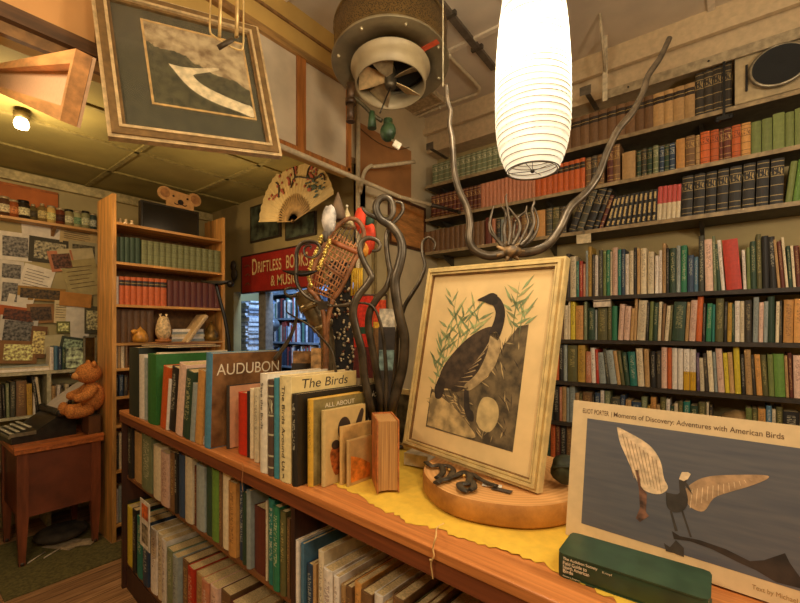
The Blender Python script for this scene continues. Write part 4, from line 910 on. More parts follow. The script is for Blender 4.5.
MB().box(-.028, -.012, .055, Wt - .055, .30, TH - .03).build('side_panel', redw, t); MB().box(-Dt + .055, -.055, .014, .03, .30, TH - .03).build('side_panel', redw, t)
MB().box(-Dt + .055, -.055, Wt - .03, Wt - .014, .30, TH - .03).build('side_panel', redw, t)
MB().box(-Dt - .01, .012, -.012, Wt + .012, TH - .03, TH).build('desktop', wood((190, 108, 56), sc=(3, 20, 20), rough=.35), t, bevel=.004)
MB().box(-.02, .018, -.012, Wt + .012, TH - .0, TH + .022).build('raised_edge', wood((196, 112, 58), sc=(20, 2, 20), rough=.3), t)
# typewriter
p = Vector((-3.845, .715, TH + .001))
t = thing('typewriter', 'old black typewriter with a sheet of paper on the red desk', 'typewriter', p, R(4)); t.scale = (1.12, 1.12, 1.12); blk = plain((40, 38, 32), .35, var=.2)
MB().prism([(-.16, 0), (.15, 0), (.15, .12), (.06, .14), (-.04, .07), (-.16, .05)], (0, 1, 0), (0, 0, 1), (-.16, 0, 0), .32).build('body', blk, t)
MB().tube([(-.165, .07, .155), (.165, .07, .155)], .022, 14).build('platen', plain((56, 52, 44), .5), t)
for sx in (-1, 1): MB().lathe([(.0001, 0), (.026, 0), (.026, .018), (.0001, .018)], 14, M=Matrix.Translation((sx * .165 + (.0 if sx > 0 else -.018), .07, .155)) @ Matrix.Rotation(R(90), 4, 'Y')).build('platen_knob', plain((30, 28, 24), .4), t)
kk = MB(); ring = MB()
for r_ in range(4):
    for c_ in range(10): kk.lathe([(.0001, 0), (.0095, 0), (.0095, .006), (.0001, .006)], 8, c=(-.13 + c_ * .028 + r_ * .006, -.15 + r_ * .026, .06 + r_ * .010))
kk.build('keys', plain((190, 184, 160), .4), t)
MB().prism([(-.17, -.175), (.17, -.175), (.17, -.165), (-.17, -.165)], (1, 0, 0), (0, 1, 0), (0, 0, .045), .012).box(-.172, -.16, -.17, -.05, .05, .07).box(.16, .172, -.17, -.05, .05, .07).build('key_rim', plain((150, 144, 120), .35, .6), t)
MB().prism([(-.1, .155), (.1, .155), (.1, .158), (-.1, .158)], (1, 0, 0), (0, 1, 0), (0, 0, 0), .01).build('paper_rest', blk, t)
m = MB(); pr = [(.075, .175), (.10, .20), (.15, .24), (.21, .285), (.25, .31)]; vs = [(-.115, y, z) for y, z in pr] + [(.115, y, z) for y, z in pr]; n = 5
vs += [(x, y, z + .0012) for x, y, z in vs]
m.add(vs, [(i, i + 1, n + i + 1, n + i) for i in range(n - 1)] + [(10 + i, 10 + n + i, 10 + n + i + 1, 10 + i + 1) for i in range(n - 1)]); m.build('paper_sheet', plain((206, 196, 186), .7, var=.04), t)
# papers left of typewriter
for i, (dx, dy, a_, c_, lab) in enumerate(((.02, .02, 8, (206, 190, 160), 'cream loose sheet lying on the desk left of the typewriter'),)):
    o = MB().box(-.1, .1, -.04, .04, 0, .002).build('loose_sheet', plain(c_, .8)); o.location = (-3.62, .60, TH + .023); o.location = (TX1 - .1, TY0 + .06, TH + .001); o.rotation_euler = (0, 0, R(a_)); tag(o, lab, 'paper')
# teddy bear, sitting on a wooden stool-like box next to the typewriter
bear = plain((186, 118, 56), .95, var=.18, scale=120, bump=.6)
bp = atD(91, 412, 2.98)
t = thing('teddy_bear', 'tan teddy bear sitting beside the typewriter against the bookcase', 'teddy bear', (bp.x, bp.y, bp.z - .01), YAW + R(-38))
MB().ball((0, .01, .12), .085, sc=(1, .85, 1.25), n=20).build('body', bear, t)
hd = MB().ball((0, -.015, .29), .078, sc=(1.05, 1, .95), n=20).build('head', bear, t)
MB().ball((0, -.085, .275), .034, sc=(1, .9, .8), n=14).build('muzzle', plain((206, 144, 80), .95, var=.1, scale=120), hd)
MB().ball((0, -.117, .285), .009).ball((-.03, -.08, .305), .006).ball((.03, -.08, .305), .006).build('face_buttons', plain((30, 20, 14), .3), hd)
for sx in (-1, 1):
    MB().ball((sx * .062, .0, .355), .026, sc=(1, .6, 1), n=12).build('ear', bear, t)
    MB().tube(spline([(sx * .07, 0, .19), (sx * .095, -.04, .15), (sx * .085, -.09, .13)], 4), [.03] * 4 + [.032] * 4 + [.028], 12).ball((sx * .085, -.095, .13), .03, n=12).build('arm', bear, t)
    MB().tube(spline([(sx * .05, -.02, .04), (sx * .07, -.08, .03), (sx * .08, -.13, .035)], 4), [.04] * 9, 12).ball((sx * .08, -.14, .045), .044, sc=(1, .7, 1.1), n=12).build('leg', bear, t)
st_h = bp.z - .012
t = thing('dark_block', 'dark wooden block on the red desk carrying the teddy bear', 'block', (bp.x, bp.y, TH + .0225)); dkw = wood((90, 56, 30), sc=(10, 10, 2))
MB().box(-.08, .08, -.035, .035, 0, st_h - TH - .0235).build('body', dkw, t); MB().box(-.085, .085, -.038, .038, st_h - TH - .0235, st_h - TH - .0225).build('felt_top', plain((60, 50, 34), .9), t)
# rug, cables, and floor clutter
rg = plain((96, 88, 46), .95, var=.16, scale=60)
o = MB().prism([(-3.95, .44), (-3.12, .44), (-3.12, 2.1), (-3.37, 2.1), (-3.37, 1.02), (-3.95, 1.02)], (1, 0, 0), (0, 1, 0), (0, 0, .0005), .006).build('rug', rg); tag(o, 'olive green rug strip on the wooden floor under the red desk', 'rug')
t = thing('paper_bundle', 'dark bundle with loose papers on the floor under the red desk', 'bundle', (-3.72, .82, .009))
MB().ball((0, 0, .05), .12, sc=(1.2, 1.3, .42), n=14).build('bag', plain((52, 44, 34), .8, var=.3, scale=14), t)
MB().box(-.02, .2, -.12, .02, .0, .004, M=Matrix.Rotation(.5, 4, 'Z')).box(.05, .25, -.15, -.05, .004, .008, M=Matrix.Rotation(.9, 4, 'Z')).build('papers', plain((170, 150, 120), .8), t)
for u0, v0, u1, v1, lab in ((28, 563, 45, 552, 'white short stick lying on the rug, left one'), (44, 558, 62, 547, 'white thin stick lying on the rug, right one')):
    a, c = atZ(u0, v0, .013), atZ(u1, v1, .013); o = MB().tube([a, c], .005, 6).build('stick', plain((200, 180, 150), .5), origin=a); tag(o, lab, 'stick')
t = thing('magazine_rack', 'dark rack of magazines at the left edge behind the desk', 'rack', (XL + .3, .12, 0))
for i in range(8): MB().box(-.02, .2, 0, .28, .42 + i * .035, .44 + i * .035).build('magazine', plain([(50, 70, 60), (120, 120, 110), (40, 90, 84), (30, 34, 30)][i % 4], .5), t)
MB().box(-.03, .21, -.02, .32, .0, .41).build('rack_body', plain((44, 36, 28), .7), t)

# ================================================================== PARTITION: FAN, FRAMES, SIGN
PF = Frame((0, YP), 0)
def pz(u, v): return PF.z(u, v)
# shop sign
sx0, sx1 = PF.a(245), PF.a(322); sz0, sz1 = pz(245, 293), pz(245, 258)
t = thing('shop_sign', 'red painted wooden shop sign with pale lettering above the doorway', 'sign', (sx0, YP - .03, sz0))
Ws, Hs_ = sx1 - sx0, sz1 - sz0; ink = plain((205, 178, 120), .6)
MB().box(0, Ws, 0, .025, 0, Hs_).build('board', plain((150, 34, 24), .5, var=.08, scale=6), t)
MB().box(-.008, Ws + .008, -.006, .025, -.012, 0).box(-.008, Ws + .008, -.006, .025, Hs_, Hs_ + .012).box(-.012, 0, -.006, .025, -.012, Hs_ + .012).box(Ws, Ws + .012, -.006, .025, -.012, Hs_ + .012).build('frame', plain((54, 24, 18), .5), t)
X_, Z_ = (1, 0, 0), (0, 0, 1)
text('lettering', 'D', (.14 * Ws + .02, -.002, Hs_ * .46), X_, Z_, .075, ink, t, height=Hs_ * .44, bold=.01)
text('lettering', 'RIFTLESS', (.14 * Ws + .11, -.002, Hs_ * .50), X_, Z_, Ws * .32, ink, t, height=Hs_ * .30, bold=.01)
text('lettering', 'BOOKS', (Ws * .62, -.002, Hs_ * .50), X_, Z_, Ws * .26, ink, t, height=Hs_ * .34, bold=.01)
text('lettering', '& MUSIC', (Ws * .42, -.002, Hs_ * .10), X_, Z_, Ws * .34, ink, t, height=Hs_ * .28, bold=.01)
b = MB()
for q in range(3): b.tube(spline([(.05 * Ws, -.003, Hs_ * (.2 + q * .25)), (.09 * Ws, -.003, Hs_ * (.26 + q * .25)), (.12 * Ws, -.003, Hs_ * (.2 + q * .25))], 4), .004, 5)
b.build('scroll_ornament', plain((120, 90, 60), .6), t)
# fan
d_ = PF.d(293, -.24); fo = atD(293, 221, d_); Rf = 61 / FPX * d_
t = thing('paper_fan', 'large open cream paper fan with painted branches on the far wall', 'fan', fo)
def sector(r0, r1, a0, a1, n, y0, zig=.0):
    m = MB(); vs = []
    for k in range(n + 1):
        a_ = R(a0 + (a1 - a0) * k / n); yy = y0 + (zig if k % 2 else 0)
        for r in (r0, r1): vs.append((r * math.cos(a_), yy, r * math.sin(a_)))
    m.add(vs, [(2 * k, 2 * k + 1, 2 * k + 3, 2 * k + 2) for k in range(n)] ); m.add([(x, y + .0015, z) for x, y, z in vs], [(2 * k, 2 * k + 2, 2 * k + 3, 2 * k + 1) for k in range(n)]); return m
fr_ = sector(Rf * .42, Rf, 14, 172, 40, 0, .008).build('fan_leaf', plain((206, 180, 122), .8, var=.05, scale=8), t)
b = MB()
for k in range(24):
    a_ = R(14 + 158 * k / 23); b.box(0, Rf * .44, -.001, .002, -.006, .006, M=Matrix.Rotation(-a_, 4, 'Y'))
b.build('fan_ribs', plain((160, 126, 72), .6), t)
b = MB()
def fp(r, a_): return (Rf * r * math.cos(R(a_)), -.004, Rf * r * math.sin(R(a_)))
for pl_ in ([fp(.55, 95), fp(.7, 85), fp(.72, 60), fp(.8, 45), fp(.95, 40), fp(.93, 32)], [fp(.72, 60), fp(.85, 62), fp(.95, 58)], [fp(.7, 85), fp(.85, 88), fp(.96, 92)], [fp(.6, 130), fp(.75, 120), fp(.86, 122)]): b.tube(spline(pl_, 4), .006, 5)
b.build('painted_branch', plain((70, 60, 50), .8), fr_)
b = MB(); b2 = MB(); rf = random.Random(5)
for k in range(46):
    a_ = rf.choice([rf.uniform(75, 105), rf.uniform(40, 60), rf.uniform(110, 145)]); r = rf.uniform(.55, .92); q = fp(r, a_); b.ball((q[0], -.004, q[2]), rf.uniform(.008, .018), n=6, sc=(1, .15, 1))
for k in range(40):
    a_ = rf.uniform(25, 60); r = rf.uniform(.6, .9); q = fp(r, a_); b2.ball((q[0], -.004, q[2]), rf.uniform(.006, .014), n=6, sc=(1.5, .15, .7))
b.build('painted_blossoms', plain((164, 84, 60), .8), fr_); b2.build('painted_leaves', plain((80, 94, 80), .8), fr_)
MB().tube([(0, .004, .03), (0, .15, ZL - fo.z)], .003, 5).build('hanging_wire', plain((120, 110, 80), .5), t)
MB().ball((0, -.004, 0), .014).build('pivot', plain((120, 90, 50), .4, .5), t)
for u0, v0, u1, v1, lab in ((252, 203, 282, 240, 'dark framed picture on the far wall below the left of the fan'), (287, 215, 317, 238, 'dark green framed picture on the far wall below the right of the fan')):
    x0, x1 = PF.a(u0), PF.a(u1); um = (u0 + u1) / 2; z0, z1 = pz(um, v1), pz(um, v0)
    t = thing('dark_picture', lab, 'picture', (x0, YP - .02, z0)); w0, h0 = x1 - x0, z1 - z0
    MB().box(0, w0, 0, .018, 0, h0).build('frame', plain((44, 34, 22), .5), t); MB().box(.015, w0 - .015, -.003, 0, .015, h0 - .015).build('image', plain((52, 58, 46), .3, var=.6, scale=12), t)
# small dark relief left of the sign and leafy iron candle plate
p = PF.P(PF.a(236), -.03, pz(236, 272)); t = thing('dark_wall_carving', 'dark carved figure hanging on the wall left of the shop sign', 'carving', p)
MB().ball((0, 0, .06), .05, sc=(.8, .4, 1), n=12).ball((.02, 0, -.03), .055, sc=(.9, .4, 1.1), n=12).ball((-.02, 0, -.11), .035, sc=(1, .4, 1), n=10).build('body', plain((52, 42, 32), .6, var=.4, scale=20), t)

# ================================================================== BACK ROOM seen through the doorway
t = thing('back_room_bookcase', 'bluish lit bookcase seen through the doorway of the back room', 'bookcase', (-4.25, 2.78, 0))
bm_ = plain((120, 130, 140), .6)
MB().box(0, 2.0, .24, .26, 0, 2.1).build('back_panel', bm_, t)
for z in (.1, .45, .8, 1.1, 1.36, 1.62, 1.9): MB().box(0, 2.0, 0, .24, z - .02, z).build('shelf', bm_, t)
for x in (0, 1.0, 1.98): MB().box(x, x + .02, 0, .24, 0, 2.1).build('upright', bm_, t)
rb_ = random.Random(11); m = MB(); 
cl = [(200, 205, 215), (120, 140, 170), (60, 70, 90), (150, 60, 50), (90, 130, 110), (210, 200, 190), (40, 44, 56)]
for z in (.8, 1.1, 1.36, 1.62):
    for sx in (0.03, 1.03):
        x = sx
        while x < sx + .9:
            ww = rb_.uniform(.012, .035); h = rb_.uniform(.16, .23); m.box(x, x + ww - .001, .01, .2, z + .0005, z + h, rb_.randrange(7)); x += ww
o = m.build('book_rows', [plain(c, .6) for c in cl]); o.location = (-4.25, 2.78, 0); tag(o, 'rows of small books in bluish light in the back room bookcase', 'books', kind='stuff')
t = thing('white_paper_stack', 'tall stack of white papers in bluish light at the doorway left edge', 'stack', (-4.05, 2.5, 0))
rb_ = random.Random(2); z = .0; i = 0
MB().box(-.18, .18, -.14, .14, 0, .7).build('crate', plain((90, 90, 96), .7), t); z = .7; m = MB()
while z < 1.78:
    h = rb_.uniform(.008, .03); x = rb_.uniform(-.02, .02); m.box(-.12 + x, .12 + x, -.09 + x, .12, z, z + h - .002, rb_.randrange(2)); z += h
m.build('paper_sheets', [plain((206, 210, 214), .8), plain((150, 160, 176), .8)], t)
p = atD(271, 325, 4.1)
t = thing('round_grey_lamp', 'round grey lamp shade in the back room seen through the doorway', 'lamp', (p.x, p.y, 0))
MB().ball((0, 0, p.z), .085, sc=(1, 1, .85), n=18).build('lamp_shade', plain((96, 104, 112), .35, .3), t); MB().tube([(0, 0, 0), (0, 0, p.z - .06)], .012, 8).build('pole', plain((60, 62, 66), .4, .4), t)
MB().lathe([(.0001, 0), (.12, 0), (.12, .02), (.0001, .03)], 18).build('base', plain((60, 62, 66), .4, .4), t)
t = thing('back_room_table', 'table with parcels in the back room below the round lamp', 'table', (-2.85, 2.52, 0))
MB().box(-.45, .45, -.13, .13, 1.0, 1.03).build('tabletop', plain((120, 96, 70), .6), t)
for x in (-.42, .42):
    for y in (-.11, .11): MB().box(x - .02, x + .02, y - .02, y + .02, 0, 1.0).build('leg', plain((80, 64, 50), .6), t)
for i, (x, w0, h0, c, lab) in enumerate(((-.3, .16, .1, (180, 140, 90), 'tan parcel on the back room table'), (-.05, .18, .16, (190, 190, 196), 'white parcel on the back room table'), (.2, .2, .12, (170, 60, 60), 'red parcel on the back room table'))):
    o = MB().box(-w0 / 2, w0 / 2, -.07, .07, 0, h0).build('parcel', plain(c, .7, var=.2), bevel=.004); o.location = (-2.85 + x, 2.52, 1.0305); tag(o, lab, 'parcel')
# ================================================================== COUNTER
CF = Frame((-.592, .748), math.degrees(-math.atan(.059)))
TOP, BOT = 1.03, .978; aL = CF.a(119); aR = 1.1; CDp = .78
def CP(a, b, z): return CF.P(a, b, z)
cw = wood((188, 120, 64), c2=(164, 98, 48), sc=(1.6, 60, 60), rough=.38, name='counter_wood'); cwd = wood((120, 64, 34), c2=(96, 48, 26), sc=(1.6, 50, 50), rough=.42, name='counter_edge'); csd = wood((70, 38, 22), sc=(14, 14, 2), rough=.6, name='dark_wood')
t = thing('counter_bookshelf', 'long wooden counter bookshelf with an orange brown top and filled lower shelves', 'counter', CP(aL, 0, 0), CF.t)
LC = aR - aL
MB().box(0, LC, 0, CDp, BOT + .028, TOP).build('worktop', cw, t, bevel=.003)
MB().box(0, LC, .004, .03, BOT - .012, BOT + .028).build('front_apron', cwd, t)
MB().box(.0, .022, .012, CDp, 0, BOT + .028).build('side_panel', csd, t); MB().box(LC - .022, LC, .012, CDp, 0, BOT + .028).build('side_panel', csd, t)
aD = CF.a(291, .02) - aL; aD2 = CF.a(520, .02) - aL + .25
for q in (aD, aD2): MB().box(q, q + .02, .02, CDp, .06, BOT + .028).build('divider', csd, t)
MB().box(0.022, LC - .022, .36, .37, .05, BOT + .028).build('back_panel', plain((44, 26, 16), .8), t)
ZU, Z0, ZM = .65, .15, .56
for x0, x1, z in ((.022, aD, ZU), (.022, aD, Z0), (aD + .02, aD2, ZM), (aD + .02, aD2, .15), (aD2 + .02, LC - .022, ZM)): MB().box(x0, x1, .035, .36, z - .018, z).build('shelf', wood((130, 82, 44), sc=(2, 20, 20)), t)
MB().box(0.022, LC - .022, .03, .05, .0, .13).build('plinth', csd, t)
MB().box(.0, LC, .5, CDp, .0, .05).build('base_rail', csd, t)
CG = 'books on the shelves under the counter'
row(CF, ZU, P5('''120.5,122.5,48,k 123,125,48,c 125.5,129,50,k 129.5,138,50,tn 139,149,56,f 151,158.5,53,cn 159,167,53,p 167.5,172,58,b 172.5,174.8,60,k 175.2,181,62,Bn 182,189,66,cn 189.5,191.7,60,m 192,200,65,an 200.5,206.5,70,gn 207,214,72,ln 214.5,217,74,b
217.5,225,80,cn 225.5,233,74,O 233.5,238,78,B 238.5,243,72,gn 243.5,247.5,78,an 248,261,66,mn 261.5,263.5,80,c 264,270,86,T 270.5,277,84,G 277.5,283,84,v 283.5,286.5,80,b'''), 'upper shelf under the counter', CG, .24, .02, jit=.02, amin=aL + .023)
row(CF, Z0, P5('''121.5,124,60,k 124.5,130,58,yn 130.5,134,62,k 134.5,140,60,T 140.5,146,64,B 147,153,64,w 153.5,158,66,c 158.5,163,66,w 164,170,64,f 171,176,66,a 177,183,68,b 184,190,70,r 191,198,72,t 199,206,76,P 207,214,80,p 215,224,84,b 225,236,84,m
237,245,90,t 246,254,90,k 255,262,90,v 263,270,95,k 271,280,95,b 281,286,95,k'''), 'lowest shelf under the counter', CG, .24, .02, jit=.02, amin=aL + .023)
sp = P5('''294.5,297.5,296,wn 298,301.5,290,un 302.5,309,235,B 310,313,250,t 315.5,321,300,c 321.5,331,262,w 331.5,337,256,w 337.5,343,240,t 344,350,250,b 351,358,270,O 359,370,262,b 371,380,272,w 381,388,262,t 389,400,290,b 401,412,270,v 413,420,285,b
421,434,270,d 435,446,280,t 447,462,270,b 463,480,285,d 481,500,270,m''')
sp = [(s[0], s[1], s[2] / 1000 * FPX / CF.d((s[0] + s[1]) / 2, .02)) + s[3:] for s in sp]
row(CF, ZM, sp, 'right section shelf under the counter', CG, .27, .02, jit=.012)
# picture card in front of the lower shelf
a_, d_ = CF.a(144, -.01), CF.d(144, -.01)
t = thing('picture_card', 'white picture card with orange print standing between under-counter books', 'card', CP(CF.a(140, -.012), -.012, EYE - (547 - HZ) / FPX * d_), CF.t)
wc, hc = CF.a(150, -.012) - CF.a(140.5, -.012), 47 / FPX * d_
MB().box(0, wc, 0, .003, 0, hc).build('card', plain((216, 206, 190), .6), t)
MB().box(wc * .2, wc * .85, -.001, 0, hc * .62, hc * .92).build('orange_print', plain((206, 96, 40), .6, var=.3), t); MB().box(wc * .2, wc * .85, -.001, 0, hc * .1, hc * .5).build('grey_print', plain((120, 110, 90), .6, var=.5, scale=40), t)

# -------- books on the counter, each with cover and page block
def cbook(u0, u1, b, hp, dep, key, mode, lean, lab, col=None, side=None, at=None):
    a0, a1 = CF.a(u0, b), CF.a(u1, b)
    h = hp / FPX * CF.d((u0 + u1) / 2, b); w_ = (a1 - a0) * math.cos(R(lean)) - .0015; w_ = max(w_, .005); th = R(lean)
    lx = Matrix.Rotation(th, 3, 'Y') @ Vector((w_, 0, 0)); a = (a1 - lx.x) if lean > 0 else a0; zz = TOP + .0015 + (-lx.z if lean > 0 else 0)
    c, ink, _ = PAL[key]; c = col or c
    t = thing('book', lab, 'book', CP(a, b, zz), rot=(0, th, CF.t), group='books standing on the counter')
    m = book_mb(w_, h, dep); idx = [j for j, q in enumerate(m.m) if q == 0]; m1 = MB(); m1.v = m.v; m1.f = [m.f[j] for j in idx]; m1.m = [0] * len(idx); m1.uv = {jj: m.uv[j] for jj, j in enumerate(idx) if j in m.uv}
    m1.build('cover', cover(c, ink, mode), t)
    tt = min(.0028, w_ * .18); MB().box(tt, w_ - tt, .009, dep - .004, .003, h - .003).build('page_block', page_m, t)
    if side: MB().box(w_ - .0002, w_ + .0006, .008, dep - .002, .002, h - .002).build('front_cover', side, t)
    return t, w_, h
def picm(c1, c2, scale=12, name='printed_cover'):
    m = NT(name, .35); n = m.noise(scale, m.mapped((1, 1, 1)), 6, .6); m.l(m.ramp(n, lin(c1), lin(c2), .35, .62), m.b.inputs['Base Color']); return m.m
NV = (0, 1, 0)
cbook(128, 137.5, .004, 68, .27, 'k', 'n', 0, 'tall black and green book at the left end of the counter row', (36, 44, 34))
cbook(138, 143, .006, 64, .25, 'w', 'n', 0, 'white book second from the left end of the counter row')
cbook(143.5, 146.2, .01, 62, .25, 'a', 'n', 0, 'thin grey book left of the tall green one on the counter')
cbook(146.6, 155, .0, 70, .28, 'g', 'n', 0, 'tall plain green book near the left end of the counter row', (44, 104, 40))
cbook(155.4, 158, .03, 70, .36, 'c', 'n', 0, 'thin large cream album right of the tall green counter book')
cbook(158.6, 164.5, .0, 62, .22, 'o', 'n', 9, 'bright orange book leaning right on the counter', (214, 92, 30))
cbook(164.8, 166.8, .004, 52, .2, 'w', 'n', 9, 'thin white book leaning beside the bright orange one on the counter')
cbook(167.1, 173.4, .01, 64, .24, 'k', 't', 9, 'black book leaning between orange and pale pink counter books')
cbook(173.7, 180.4, .0, 72, .25, 'p', 'n', 9, 'pale pinkish beige book leaning right on the counter')
cbook(180.7, 187.8, .0, 68, .24, 'g', 't', 9, 'dark green book leaning right of the pale pink counter book')
cbook(188.1, 192.8, .0, 58, .2, 'a', 'n', 8, 'silver grey book leaning right of the dark green one on the counter')
cbook(193.1, 199.6, .0, 74, .27, 'O', 'n', 7, 'light tan book leaning left of the brown cover with white title')
cbook(199.9, 202.2, .01, 74, .24, 'w', 'n', 6, 'thin white book directly left of the blue spined book on the counter')
t, w_, h = cbook(202.6, 208.6, .0, 95, .315, 'u', 'n', 3, 'large book with blue spine and brown cover titled in white capitals', (84, 140, 168), picm((84, 54, 32), (150, 104, 62), 9))
whi = plain((232, 216, 184), .6, var=.02)
text('title', 'AUDUBON', (w_ + .0012, .024, h - .088), NV, UP, .275, whi, t, height=.045)
D1 = .05
cbook(225.5, 228, D1, 63, .17, 'd', 'n', 0, 'slim dark book with a pink cover in front of the big brown cover', None, plain((214, 154, 112), .5, var=.05))
cbook(237, 246, D1, 62, .15, 'r', 'n', 0, 'bright red book in front of the big brown cover on the counter', (212, 50, 20))
cbook(246.4, 248.4, D1, 66, .17, 'k', 'n', 0, 'very thin black book right of the bright red counter book')
cbook(248.7, 252.4, D1, 70, .18, 'c', 'n', 0, 'thin cream book right of the thin black one on the counter')
cbook(252.7, 257.5, D1 - .01, 74, .2, 'c', 't', 0, 'cream book with grey lettering left of the tall white one', (220, 206, 170))
t, w_, h = cbook(258.5, 266, .0, 99, .25, 'w', 'n', 0, 'tall white book with vertical black title on its spine', (226, 214, 190))
def spine_text(t, s, w_, h, z1, ln, hh, m, name='spine_title'): return text(name, s, (w_ / 2 - hh / 2, -.0012, z1), (0, 0, -1), (1, 0, 0), ln, m, t, height=hh)
ikm = plain((50, 40, 34), .7)
spine_text(t, 'Save the Birds', w_, h, h - .03, .15, .014, ikm)
cbook(266.4, 272.2, .0, 96, .24, 'D', 'l', 0, 'book with a dark photo spine between tall white and turquoise ones', (92, 70, 56))
cbook(272.6, 277.4, .0, 100, .26, 'u', 'n', 0, 'thin tall turquoise book left of the cream title book', (66, 136, 148))
t, w_, h = cbook(278, 289.6, .0, 106, .27, 'c', 'n', 0, 'large cream book with The Birds title on its front cover', (226, 206, 150), plain((220, 194, 130), .6, var=.04))
spine_text(t, 'The Birds Around Us', w_, h, h - .03, .26, .016, ikm)
text('title', 'The Birds', (w_ + .0012, .045, h - .040), NV, UP, .185, ikm, t, height=.029, shear=.15)
text('spine_emblem', 'J', (w_ / 2 - .006, -.0014, .012), (1, 0, 0), UP, .009, ikm, t, height=.014)
t, w_, h = cbook(290.4, 295.6, .0, 92, .35, 'k', 't', 0, 'big black book right of the cream title book on the counter', (34, 28, 20), plain((40, 34, 24), .35, var=.1))
text('title', 'Music', (w_ + .0012, .255, h - .045), NV, UP, .085, whi, t, height=.022, shear=.3)
t, w_, h = cbook(306, 311.5, .03, 87, .215, 'Y', 't', 0, 'book with yellow spine and grey green bird photo cover', (206, 160, 54), picm((98, 82, 40), (158, 140, 86), 14))
text('title', 'ALL ABOUT', (w_ + .0012, .05, h - .03), NV, UP, .12, whi, t, height=.014)
t, w_, h = cbook(320.5, 323.8, .055, 76, .17, 'c', 'n', 0, 'cream book with dark oval badge and a brown bird on its cover', (214, 184, 120), plain((206, 172, 108), .5, var=.04))
def sp_poly(t, name, pts, x, m, th=.0006): return MB().prism(pts, NV, UP, (x, 0, 0), th).build(name, m, t)
dkb = plain((62, 46, 34), .5, var=.15)
sp_poly(t, 'oval_badge', [(.080 + .026 * math.cos(q), h - .065 + .036 * math.sin(q)) for q in [2 * math.pi * k / 24 for k in range(24)]], w_ + .0006, dkb)
sp_poly(t, 'dark_bird_shape', pspline([(.108, h - .10), (.130, h - .05), (.150, h - .014), (.162, h - .02), (.155, h - .05), (.142, h - .085), (.125, h - .11)], 5), w_ + .0004, dkb)
sp_poly(t, 'brown_bird_shape', pspline([(.03, h - .17), (.025, h - .13), (.045, h - .105), (.07, h - .115), (.078, h - .15), (.07, h - .19), (.045, h - .2), (.03, h - .17)], 5), w_ + .0006, plain((160, 84, 34), .5, var=.3, scale=60))
sp_poly(t, 'bird_head', [(.045 + .016 * math.cos(q), h - .108 + .014 * math.sin(q)) for q in [2 * math.pi * k / 16 for k in range(16)]], w_ + .0012, dkb)
t, w_, h = cbook(339, 341.5, .10, 58, .125, 'O', 'n', 0, 'small ochre card book in front of the bird cover book', (200, 160, 96), plain((190, 148, 84), .6, var=.15, scale=20))
t, w_, h = cbook(346, 348.5, .105, 46, .10, 'O', 'n', 0, 'smallest tan booklet with an orange picture, foremost of the small ones', (206, 168, 104), plain((196, 158, 96), .6, var=.1, scale=20))
sp_poly(t, 'orange_picture', [(.01, .01), (.09, .01), (.09, .05), (.05, .075), (.01, .09)], w_ + .0006, plain((206, 120, 40), .5, var=.2, scale=40))
# thick brown book, fore-edge to the front
p = CP(CF.a(378, .02), .052, TOP + .0055)
q = atZ(377, 496, TOP); t = thing('book', 'thick old book standing with its brown page edges to the front', 'book', (q.x, q.y, TOP + .0055), R(49))
oc_ = plain((170, 100, 50), .5, var=.2, scale=40); hh = .205; ww = .064; dd = .12
MB().box(0, .004, 0, dd, 0, hh).box(ww - .004, ww, 0, dd, 0, hh).box(0, ww, dd, dd + .006, 0, hh).build('cover', oc_, t)
def pg():
    m = NT('page_edges', .8); n = m.noise(3, m.mapped((160, 160, 1.5)), 3); m.l(m.ramp(n, lin((150, 104, 54)), lin((206, 156, 90)), .3, .7), m.b.inputs['Base Color']); return m.m
n = 8; pts = [(.004, .006)] + [(.004 + (ww - .008) * k / n, .012 - .006 * abs(2 * k / n - 1)) for k in range(1, n)] + [(ww - .004, .006), (ww - .004, dd), (.004, dd)]
MB().prism(pts, (1, 0, 0), (0, 1, 0), (0, 0, .004), hh - .008).build('page_block', pg(), t)
# magazines lying on the left counter books
zt = TOP + .375
for i, (l, d_, th_, c, lab) in enumerate(((.36, .27, .008, (120, 112, 116), 'grey magazine lying across the tops of the leftmost counter books'), (.33, .25, .007, (120, 74, 56), 'brown red magazine on top of the grey one over the counter books'))):
    P_ = CP(CF.a(131, .0), .05 + .02 * i, zt + i * .0085); m = MB().box(0, l, 0, d_, 0, .001, 0).box(0, l, 0, d_, th_ - .001, th_, 0).box(.0, l - .002, .001, d_ - .002, .001, th_ - .001, 1)
    o = m.build('magazine', [plain(c, .4, var=.2), page_m]); o.location = P_; o.rotation_euler = (0, 0, CF.t + R(2 - 3 * i)); tag(o, lab, 'magazine')
# yellow cloth with ragged front edge
rc = random.Random(4); m = MB(); n = 130; u_a, u_b = CF.a(214, .05), CF.a(640, .05) + .05; top = []; 
for i in range(n + 1):
    a = u_a + (u_b - u_a) * i / n; fb = .072 + .02 * math.sin(i * .13) + .006 * rc.uniform(-1, 1) + (.012 if rc.random() < .08 else 0)
    if CF.a(438, .08) < a < CF.a(447, .08): fb += .014
    top.append((a, fb))
rows_ = 10; vs = []
for a, fb in top:
    for j in range(rows_ + 1):
        b_ = fb + (.56 - fb) * j / rows_; zz = .0012 + .0022 * abs(math.sin(a * 21 + j * 1.7) * math.sin(a * 7 + j * .9)) * (1 if a > CF.a(405, .1) else 0); p_ = CP(a, b_, TOP + zz); vs.append(p_)
K = rows_ + 1; fs = [(i * K + j, (i + 1) * K + j, (i + 1) * K + j + 1, i * K + j + 1) for i in range(n) for j in range(rows_)]
m.add(vs, fs, smooth=True); NN = len(vs); m.add([v - UP * .001 for v in vs], [tuple(q for q in f)[::-1] for f in fs])
t = thing('yellow_cloth', 'yellow felt cloth with a ragged front edge covering the counter top', 'cloth', CP(0, 0, TOP))
